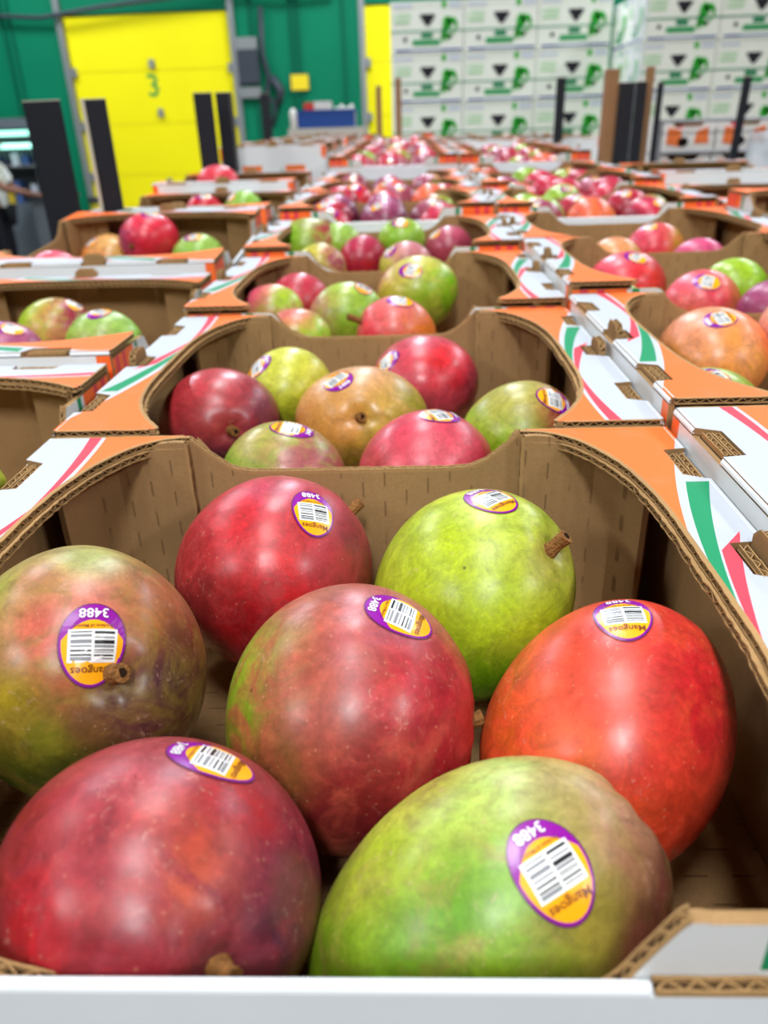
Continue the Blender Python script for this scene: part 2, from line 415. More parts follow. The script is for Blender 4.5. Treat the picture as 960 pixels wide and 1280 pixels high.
for i, (y, z) in enumerate(zip(yc, zc)):
    lab = ['open mango box in the foreground holding seven large mangoes',
           'open mango box directly behind the front box, seven mangoes inside',
           'third open mango box of the middle column, light green and red mangoes'][i] if i < 3 else f'open cardboard mango box, {ORD[i]} from the front in the middle column'
    add_box(('C', i+1), 0, y, z, False, (['the front box', 'the second box of the middle column'] + [f'the {ORD[k]} box of the middle column' for k in range(2, 14)])[i], lab, 'mango boxes of the middle column')
zr = [.012, .015, .026, .027, .042, .056, .060, .088, .091, .094]
for i, z in enumerate(zr):
    add_box(('R', i+1), .381, yc[i]+(.004 if i else .0), z, False, f'the {ORD[i]} box of the right column' if i else 'the box right of the front box',
            'mango box right of the front box, its printed ledge at the frame edge' if i == 0 else f'open cardboard mango box, {ORD[i]} from the front in the right column', 'mango boxes of the right column')
for i, (x, y, z) in enumerate([(.352, 3.38, .103), (.352, 3.77, .108), (.680, 3.39, .100), (.680, 3.78, .105)]):
    add_box(('Q', i+1), x, y, z, True, ['the left front far turned box', 'the left rear far turned box', 'the right front far turned box', 'the right rear far turned box'][i], ['turned mango box with its white side showing on the far pallet, left front', 'turned mango box on the far pallet, left rear', 'turned mango box with its white side showing on the far pallet, right front', 'turned mango box on the far pallet, right rear'][i], 'turned mango boxes on the far pallet')
lx = -.374
for i, (y, z) in enumerate([(.115, -.002), (.503, .006), (.903, .034), (1.335, .046), (1.722, .066), (2.40, .124), (2.787, .128), (3.40, .132), (3.787, .134)]):
    nm = ['nearest', 'second', 'third', 'fourth', 'fifth', 'sixth', 'seventh', 'eighth', 'ninth'][i]
    add_box(('L', i+1), lx+(.012 if i >= 5 else 0), y, z, True, f'the {nm} box of the left column', f'sideways mango box, {nm} of the left column' if i else 'sideways mango box cut by the left frame edge, nearest of the left column', 'sideways mango boxes of the left column')
for i, (y, z) in enumerate([(.905, .055), (1.315, .034), (1.712, .060)]):
    nm = ['nearest', 'second', 'third'][i]
    add_box(('S', i+1), .735+(.006*i), y, z, True, f'the {nm} turned box at right edge', f'sideways mango box at the right frame edge, {nm} of its column', 'sideways mango boxes at the right edge')

# ------------------------------------------------------------------ mangoes
def mango_material():
    mt = mat('mango_skin', (150, 60, 50), .34, .5); t = NT(mt); v, x, y, z = t.xyz()
    a = t.n('ShaderNodeAttribute', attribute_name='col'); b = t.n('ShaderNodeAttribute', attribute_name='col2')
    oi = t.n('ShaderNodeObjectInfo'); off = t.n('ShaderNodeVectorMath', operation='ADD'); t.l(v, off.inputs[0])
    cb = t.n('ShaderNodeCombineXYZ'); t.l(oi.outputs['Random'], cb.inputs[0]); t.l(oi.outputs['Random'], cb.inputs[1])
    t.l(cb.outputs[0], off.inputs[1]); v = off.outputs[0]
    f = t.rng(t.noise(v, 42, 6, .65, .9), .45, .64, 0, .95)
    c = t.mix(f, a.outputs['Color'], b.outputs['Color'])
    br = t.m('MULTIPLY', t.rng(t.noise(v, 70, 5, .7, 1.2), .3, .72, .70, 1.28), t.rng(t.noise(v, 420, 4, .7, .4), .3, .72, .84, 1.16))
    sc_ = t.n('ShaderNodeVectorMath', operation='SCALE'); t.l(c, sc_.inputs[0]); t.l(br, sc_.inputs['Scale']); c = sc_.outputs[0]
    # lenticels: small pale dots
    vo = t.n('ShaderNodeTexVoronoi'); t.l(v, vo.inputs['Vector']); vo.inputs['Scale'].default_value = 270
    sep = t.n('ShaderNodeSeparateColor'); t.l(vo.outputs['Color'], sep.inputs[0])
    dot = t.m('MULTIPLY', t.rng(vo.outputs['Distance'], .06, .2, 1, 0), t.rng(sep.outputs[0], .45, .6, 0, 1))
    hue = t.n('ShaderNodeMix', data_type='RGBA', blend_type='SCREEN'); hue.inputs[0].default_value = 1; t.l(c, hue.inputs[6]); hue.inputs[7].default_value = s2l((120, 95, 70))+(1,)
    c = t.mix(t.m('MULTIPLY', dot, .7), c, hue.outputs[2])
    # brown specks and scuffs
    v2 = t.n('ShaderNodeTexVoronoi'); t.l(v, v2.inputs['Vector']); v2.inputs['Scale'].default_value = 70
    sp2 = t.n('ShaderNodeSeparateColor'); t.l(v2.outputs['Color'], sp2.inputs[0])
    d2 = t.m('MULTIPLY', t.rng(v2.outputs['Distance'], .03, .085, 1, 0), t.m('GREATER_THAN', sp2.outputs[1], .7))
    c = t.mix(t.m('MULTIPLY', d2, .7), c, s2l((62, 45, 25)))
    # pale waxy scuff streaks
    sc2 = t.rng(t.noise(v, 160, 5, .75, 1.5), .58, .70, 0, .42)
    c = t.mix(t.m('MULTIPLY', sc2, t.rng(t.noise(v, 25, 2), .45, .6, 0, 1)), c, s2l((204, 160, 140)))
    t.l(c, t.b.inputs['Base Color'])
    t.l(t.rng(t.noise(v, 60, 4, .6), .3, .7, .27, .43), t.b.inputs['Roughness'])
    bp = t.n('ShaderNodeBump'); bp.inputs['Strength'].default_value = .22; bp.inputs['Distance'].default_value = .0006
    hh = t.m('ADD', t.noise(v, 130, 3), t.m('MULTIPLY', dot, .12)); t.l(hh, bp.inputs['Height']); t.l(bp.outputs[0], t.b.inputs['Normal'])
    t.b.inputs['Coat Weight'].default_value = .10; t.b.inputs['Coat Roughness'].default_value = .3; t.b.inputs['Specular IOR Level'].default_value = .42
    return mt
M_MANGO = mango_material()
M_STEM = mat('mango_stem', (136, 92, 48), .8, .2, noise=.35, nscale=400, bump=.8, bscale=900)
M_STEMDK = mat('mango_stem_core', (40, 26, 14), .9, .1)
M_PUR = mat('sticker_purple', (140, 20, 150), .25, .5); M_ORG = mat('sticker_orange', (253, 172, 20), .25, .5)
M_SWH = mat('sticker_white', (240, 240, 238), .25, .5); M_BLK = mat('sticker_black', (28, 26, 30), .3, .5)
M_BRN = mat('sticker_brown_print', (120, 62, 20), .3, .5); M_RIM = mat('sticker_dark_rim', (96, 28, 84), .3, .5); M_GRY = mat('sticker_grey_print', (140, 142, 146), .3, .5)
STM = [M_RIM, M_PUR, M_ORG, M_SWH, M_BLK, M_BRN, M_GRY]

def rot(az, el, ro):
    x = np.array([math.cos(el)*math.cos(az), math.cos(el)*math.sin(az), math.sin(el)])
    y = np.cross([0, 0, 1.], x); y /= np.linalg.norm(y); z = np.cross(x, y)
    y2 = y*math.cos(ro)+z*math.sin(ro); z2 = -y*math.sin(ro)+z*math.cos(ro)
    return np.array([x, y2, z2]).T

class Mango:
    def __init__(s, c, sz, R, seed=0, lump=1.0):
        s.c = np.array(c, float); s.s = np.array(sz, float); s.R = R
        r = np.random.default_rng(seed); s.k = r.normal(size=(4, 3))*1.6; s.ph = r.uniform(0, 6.28, 4); s.am = r.uniform(.003, .009, 4)*lump; s.kr = r.integers(5, 8)
    def surf(s, n):
        """unit parameter vectors -> local points (rotated to world axes, relative to centre)"""
        n = n/np.linalg.norm(n, axis=-1, keepdims=True)
        d = np.zeros(n.shape[:-1])
        for k, p, a in zip(s.k, s.ph, s.am): d = d+a*np.sin(n @ k*1.3+p)
        ang = np.arccos(np.clip(n[..., 0], -1, 1))
        phi = np.arctan2(n[..., 2], n[..., 1])
        d = d-.075*np.exp(-(ang/.17)**2)+.012*np.exp(-((ang-.42)/.2)**2)
        d = d+.006*np.sin(phi*s.kr)*np.exp(-((ang-.3)/.2)**2)       # folds round the stem
        d = d-.010*np.exp(-((PI-ang)/.25)**2)
        sc = np.ones(n.shape); w = 1+.035*n[..., 0]; sc[..., 1] = w; sc[..., 2] = w
        p = n*s.s*(1+d)[..., None]*sc
        return p @ s.R.T
    def hit(s, u, v):
        d = ray(u, v); o = s.R.T @ (CAM-s.c)/s.s; dd = s.R.T @ d/s.s
        a = dd @ dd; b = 2*o @ dd; c = o @ o-1; q = b*b-4*a*c
        t = (-b-math.sqrt(q))/(2*a) if q > 0 else -b/(2*a)
        n = o+t*dd; return n/np.linalg.norm(n)
    def n_of(s, world_dir):
        l = s.R.T @ np.array(world_dir, float)/s.s; return l/np.linalg.norm(l)
    def normal(s, n):
        g = s.R @ (n/s.s); return g/np.linalg.norm(g)
    def body(s, name, spots, res=(56, 40), col2=(150, 60, 40)):
        nu, nv = res; vs = []; 
        th = np.linspace(0, PI, nv+1)
        # denser rings near the stem
        th = PI*(np.linspace(0, 1, nv+1)**1.25)
        N = [np.array([[1., 0, 0]])]
        for t in th[1:-1]:
            ph = np.linspace(0, 2*PI, nu, endpoint=False)
            N.append(np.stack([np.full(nu, math.cos(t)), math.sin(t)*np.cos(ph), math.sin(t)*np.sin(ph)], 1))
        N.append(np.array([[-1., 0, 0]])); N = np.concatenate(N); V = s.surf(N); fs = []
        for k in range(nu): fs.append((0, 1+k, 1+(k+1) % nu))
        for j in range(nv-2):
            o = 1+j*nu
            for k in range(nu): fs.append((o+k, o+nu+k, o+nu+(k+1) % nu, o+(k+1) % nu))
        o = 1+(nv-2)*nu; last = len(V)-1
        for k in range(nu): fs.append((o+k, last, o+(k+1) % nu))
        me = mesh(name, V, fs, [M_MANGO], smooth=True)
        # colours: blend of spots (directions) -> base colour with some sheen and shading in it
        P = np.array([p/np.linalg.norm(p) for p, c in spots]); Ccol = np.array([s2l(deep(c)) for p, c in spots])
        d = np.arccos(np.clip(N @ P.T, -1, 1)); w_ = 1/(d+.07)**3.6
        col = (w_[:, :, None]*Ccol[None]).sum(1)/w_.sum(1)[:, None]
        # secondary colour: the neighbour that differs
        w2 = 1/(d+.5)**2; c2 = (w2[:, :, None]*Ccol[None]).sum(1)/w2.sum(1)[:, None]
        c2 = .55*c2+.45*np.array(s2l(deep(col2)))
        for nm, cc in (('col', col), ('col2', c2)):
            at = me.color_attributes.new(nm, 'FLOAT_COLOR', 'POINT')
            at.data.foreach_set('color', np.concatenate([cc, np.ones((len(cc), 1))], 1).astype(np.float32).ravel())
        return me
    def stem_mesh(s, long=1.0):
        mb = MB(); n = np.array([1., 0, 0]); base = s.surf(n[None])[0]; ax = s.R[:, 0]
        side = s.R[:, 1]*.15*long
        r = .0036
        path = [base-ax*.002, base+ax*.002, base+ax*.005+side*.004, base+ax*(.0075*long)+side*.01]
        mb.tube(path, [r*1.5, r*1.1, r*.95, r*1.08], 10, 0)
        mb.tube([path[-1]-ax*.0004, path[-1]+ax*.0003], [r*.6, r*.5], 8, 1)
        return mb.mesh('stem', [M_STEM, M_STEMDK])
    def sticker(s, n0, up, size=(.0245, .0325), text=False, seg=28):
        """oval fruit label wrapped on the skin; n0 parameter direction, up world direction of its top"""
        p0 = s.surf(n0[None])[0]; nrm = s.normal(n0); up = np.array(up, float); up = up-nrm*(up @ nrm); up /= np.linalg.norm(up); rt = np.cross(up, nrm)
        W2, H2 = size[0]/2, size[1]/2
        V = []; F = []; MI = []
        def put(st, lift):
            st = np.array(st, float); P = p0+st[:, :1]*rt+st[:, 1:]*up
            l = P @ s.R/s.s; n = l/np.linalg.norm(l, axis=1)[:, None]; q = s.surf(n)
            nn = (n/s.s) @ s.R.T; nn /= np.linalg.norm(nn, axis=1)[:, None]
            return q+nn*lift
        def add(st, fs, mi, lift):
            k = len(V); V.extend(put(st, lift)); F.extend([tuple(i+k for i in f) for f in fs]); MI.extend([mi]*len(fs))
        def oval(w_, h_, mi, lift, cy=0, clip=None, rings=4):
            st = [(0, cy)]; fs = []
            for j in range(1, rings+1):
                for i in range(seg):
                    a = 2*PI*i/seg; x = w_*math.cos(a)*j/rings*(1-.05*math.sin(a)); y = cy+h_*math.sin(a)*j/rings
                    if clip is not None: y = max(y, clip-.12*(x*x)/(w_)*1.0) if False else max(y, clip(x))
                    st.append((x, y))
            for i in range(seg): fs.append((0, 1+i, 1+(i+1) % seg))
            for j in range(rings-1):
                for i in range(seg):
                    a = 1+j*seg+i; b = 1+j*seg+(i+1) % seg; fs.append((a, a+seg, b+seg, b))
            add(st, fs, mi, lift)
        def rect(x0, y0, x1, y1, mi, lift, n=4):
            st = [(x0+(x1-x0)*i/n, y0+(y1-y0)*j/n) for j in range(n+1) for i in range(n+1)]
            add(st, [(j*(n+1)+i, j*(n+1)+i+1, (j+1)*(n+1)+i+1, (j+1)*(n+1)+i) for j in range(n) for i in range(n)], mi, lift)
        oval(W2, H2, 0, .00035); oval(W2*.955, H2*.965, 1, .00045)
        oval(W2*.89, H2*.91, 2, .00055, clip=lambda x: -H2*.56+2.2*abs(x)**2/W2*.35)
        rect(-W2*.70, -H2*.34, W2*.70, H2*.40, 3, .00065)
        r = np.random.default_rng(5); 
        for side in (0, 1):
            x0, x1 = (-W2*.62, -W2*.04) if side == 0 else (W2*.04, W2*.62); y = -H2*.29
            while y < H2*.33:
                h_ = r.choice([.00035, .0006, .0009, .0013]); 
                rect(x0, y, x1, min(y+h_, H2*.35), 6 if r.random() < .38 else 4, .00075, 2); y += h_+r.choice([.0004, .0007, .001])
        if text:
            for txt, cy_, hgt, mi in (('Mangoes', H2*.50, .0042, 5), ('Produce of Mexico', -H2*.45, .0017, 5), ('3488', -H2*.84, .0040, 3)):
                vs, fs = text_geo(txt)
                a = np.array(vs); wdt = a[:, 0].max()-a[:, 0].min(); k = hgt/.75
                mxw = size[0]*(.60 if txt == 'Mangoes' else .55 if txt[0] == 'P' else .42)
                k = min(k, mxw/wdt)
                a = (a-[(a[:, 0].max()+a[:, 0].min())/2, 0])*k; a[:, 1] += cy_
                add(a, fs, mi, .0008)
        return mesh('sticker', V, F, STM, MI)
_tc = {}
def text_geo(txt):
    if txt in _tc: return _tc[txt]
    cu = bpy.data.curves.new('lettering', 'FONT'); cu.body = txt; cu.size = 1; cu.resolution_u = 2; cu.offset = .012
    o = bpy.data.objects.new('lettering', cu); C.objects.link(o); dg = bpy.context.evaluated_depsgraph_get(); dg.update()
    me = o.evaluated_get(dg).to_mesh(); vs = [(v.co.x, v.co.y) for v in me.vertices]; fs = [tuple(p.vertices) for p in me.polygons]
    o.evaluated_get(dg).to_mesh_clear(); bpy.data.objects.remove(o); bpy.data.curves.remove(cu)
    _tc[txt] = (vs, fs); return _tc[txt]

def updir(mg, u, v, du, dv):
    n0 = mg.hit(u, v); p0 = mg.surf(n0[None])[0]
    L = math.hypot(du, dv); nrm = mg.normal(n0)
    w_ = RT*du/L-UP*dv/L        # image direction
    # the tangent whose projection follows that image direction
    d = ray(u, v); k = np.cross(d, w_); tdir = np.cross(nrm, k); tdir = tdir/np.linalg.norm(tdir)
    if tdir @ w_ < 0: tdir = -tdir
    return n0, tdir

FRONT = {  # spot colours hold the skin's own colour plus some sheen and shading
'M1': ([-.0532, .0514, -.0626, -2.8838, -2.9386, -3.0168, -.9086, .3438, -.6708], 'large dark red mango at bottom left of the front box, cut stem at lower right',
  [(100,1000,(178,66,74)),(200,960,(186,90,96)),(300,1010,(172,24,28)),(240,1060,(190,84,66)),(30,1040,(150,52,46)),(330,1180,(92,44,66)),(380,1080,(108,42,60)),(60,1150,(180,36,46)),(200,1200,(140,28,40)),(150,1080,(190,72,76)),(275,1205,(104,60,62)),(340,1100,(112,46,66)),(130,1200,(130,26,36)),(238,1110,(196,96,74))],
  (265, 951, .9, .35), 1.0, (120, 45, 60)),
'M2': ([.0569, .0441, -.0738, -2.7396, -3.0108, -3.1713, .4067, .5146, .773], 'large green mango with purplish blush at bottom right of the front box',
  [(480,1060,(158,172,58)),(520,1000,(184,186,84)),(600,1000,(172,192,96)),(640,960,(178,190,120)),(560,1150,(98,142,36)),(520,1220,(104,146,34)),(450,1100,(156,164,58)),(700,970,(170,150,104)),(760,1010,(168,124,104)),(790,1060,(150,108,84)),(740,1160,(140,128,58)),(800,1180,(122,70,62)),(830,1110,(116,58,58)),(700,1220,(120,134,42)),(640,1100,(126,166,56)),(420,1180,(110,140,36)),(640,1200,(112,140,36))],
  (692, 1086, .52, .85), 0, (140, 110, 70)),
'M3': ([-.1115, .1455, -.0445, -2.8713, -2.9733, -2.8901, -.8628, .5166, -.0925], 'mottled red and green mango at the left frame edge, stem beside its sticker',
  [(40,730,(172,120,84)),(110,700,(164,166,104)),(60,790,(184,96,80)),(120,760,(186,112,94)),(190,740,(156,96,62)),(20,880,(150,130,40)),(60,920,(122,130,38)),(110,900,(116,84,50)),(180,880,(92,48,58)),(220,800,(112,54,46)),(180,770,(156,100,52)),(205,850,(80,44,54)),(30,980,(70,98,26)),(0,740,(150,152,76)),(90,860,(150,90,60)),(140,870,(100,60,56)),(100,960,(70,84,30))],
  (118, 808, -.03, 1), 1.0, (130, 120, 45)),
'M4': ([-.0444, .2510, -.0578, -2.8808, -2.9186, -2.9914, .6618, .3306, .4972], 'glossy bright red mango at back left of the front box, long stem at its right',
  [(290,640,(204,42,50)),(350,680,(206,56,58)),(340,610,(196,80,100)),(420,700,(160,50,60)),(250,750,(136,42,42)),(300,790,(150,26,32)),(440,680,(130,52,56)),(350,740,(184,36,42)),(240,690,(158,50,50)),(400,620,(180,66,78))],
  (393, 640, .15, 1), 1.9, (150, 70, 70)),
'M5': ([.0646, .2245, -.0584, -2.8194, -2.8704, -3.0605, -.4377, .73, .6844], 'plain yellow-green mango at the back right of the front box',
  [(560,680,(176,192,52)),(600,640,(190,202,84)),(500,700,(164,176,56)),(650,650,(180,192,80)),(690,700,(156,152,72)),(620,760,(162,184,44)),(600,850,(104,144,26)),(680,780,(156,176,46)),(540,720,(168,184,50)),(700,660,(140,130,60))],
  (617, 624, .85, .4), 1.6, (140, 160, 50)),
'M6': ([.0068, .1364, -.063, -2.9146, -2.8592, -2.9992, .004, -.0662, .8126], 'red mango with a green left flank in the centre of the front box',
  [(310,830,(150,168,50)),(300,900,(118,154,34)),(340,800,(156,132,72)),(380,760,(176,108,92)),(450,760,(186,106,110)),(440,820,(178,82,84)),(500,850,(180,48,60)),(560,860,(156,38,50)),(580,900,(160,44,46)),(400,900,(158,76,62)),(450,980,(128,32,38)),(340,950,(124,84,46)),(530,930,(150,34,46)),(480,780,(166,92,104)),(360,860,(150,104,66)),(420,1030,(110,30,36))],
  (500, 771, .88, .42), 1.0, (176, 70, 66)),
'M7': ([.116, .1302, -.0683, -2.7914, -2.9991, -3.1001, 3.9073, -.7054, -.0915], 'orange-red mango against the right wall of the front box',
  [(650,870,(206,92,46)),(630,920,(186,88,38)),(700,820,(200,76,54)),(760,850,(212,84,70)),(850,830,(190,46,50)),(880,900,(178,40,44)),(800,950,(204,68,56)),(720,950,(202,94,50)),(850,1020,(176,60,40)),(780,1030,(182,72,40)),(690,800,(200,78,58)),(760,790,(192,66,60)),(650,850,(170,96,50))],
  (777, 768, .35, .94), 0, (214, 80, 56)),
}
for k, (x, label, spots, st, stem, c2) in FRONT.items():
    mg = Mango(x[:3], np.exp(x[3:6]), rot(*x[6:9]), seed=int(k[1])+10)
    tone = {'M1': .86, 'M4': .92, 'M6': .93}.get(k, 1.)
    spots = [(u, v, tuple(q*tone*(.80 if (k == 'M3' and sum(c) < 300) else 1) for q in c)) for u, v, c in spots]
    sp = [(mg.hit(u, v), c) for u, v, c in spots]
    # the hidden far side carries the average colour
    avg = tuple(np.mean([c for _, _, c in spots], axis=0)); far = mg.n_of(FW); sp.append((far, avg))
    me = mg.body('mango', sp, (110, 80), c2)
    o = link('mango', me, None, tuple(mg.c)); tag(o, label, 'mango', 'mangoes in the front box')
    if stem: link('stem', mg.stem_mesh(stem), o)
    u, v, du, dv = st; n0, up = updir(mg, u, v, du, dv)
    link('sticker', mg.sticker(n0, up, text=True, seg=40), o)

R_, G_, Y_, P_, O_, D_ = (176, 46, 54), (140, 172, 52), (190, 186, 60), (140, 60, 76), (212, 128, 62), (120, 34, 46)
K_ = (200, 90, 100)
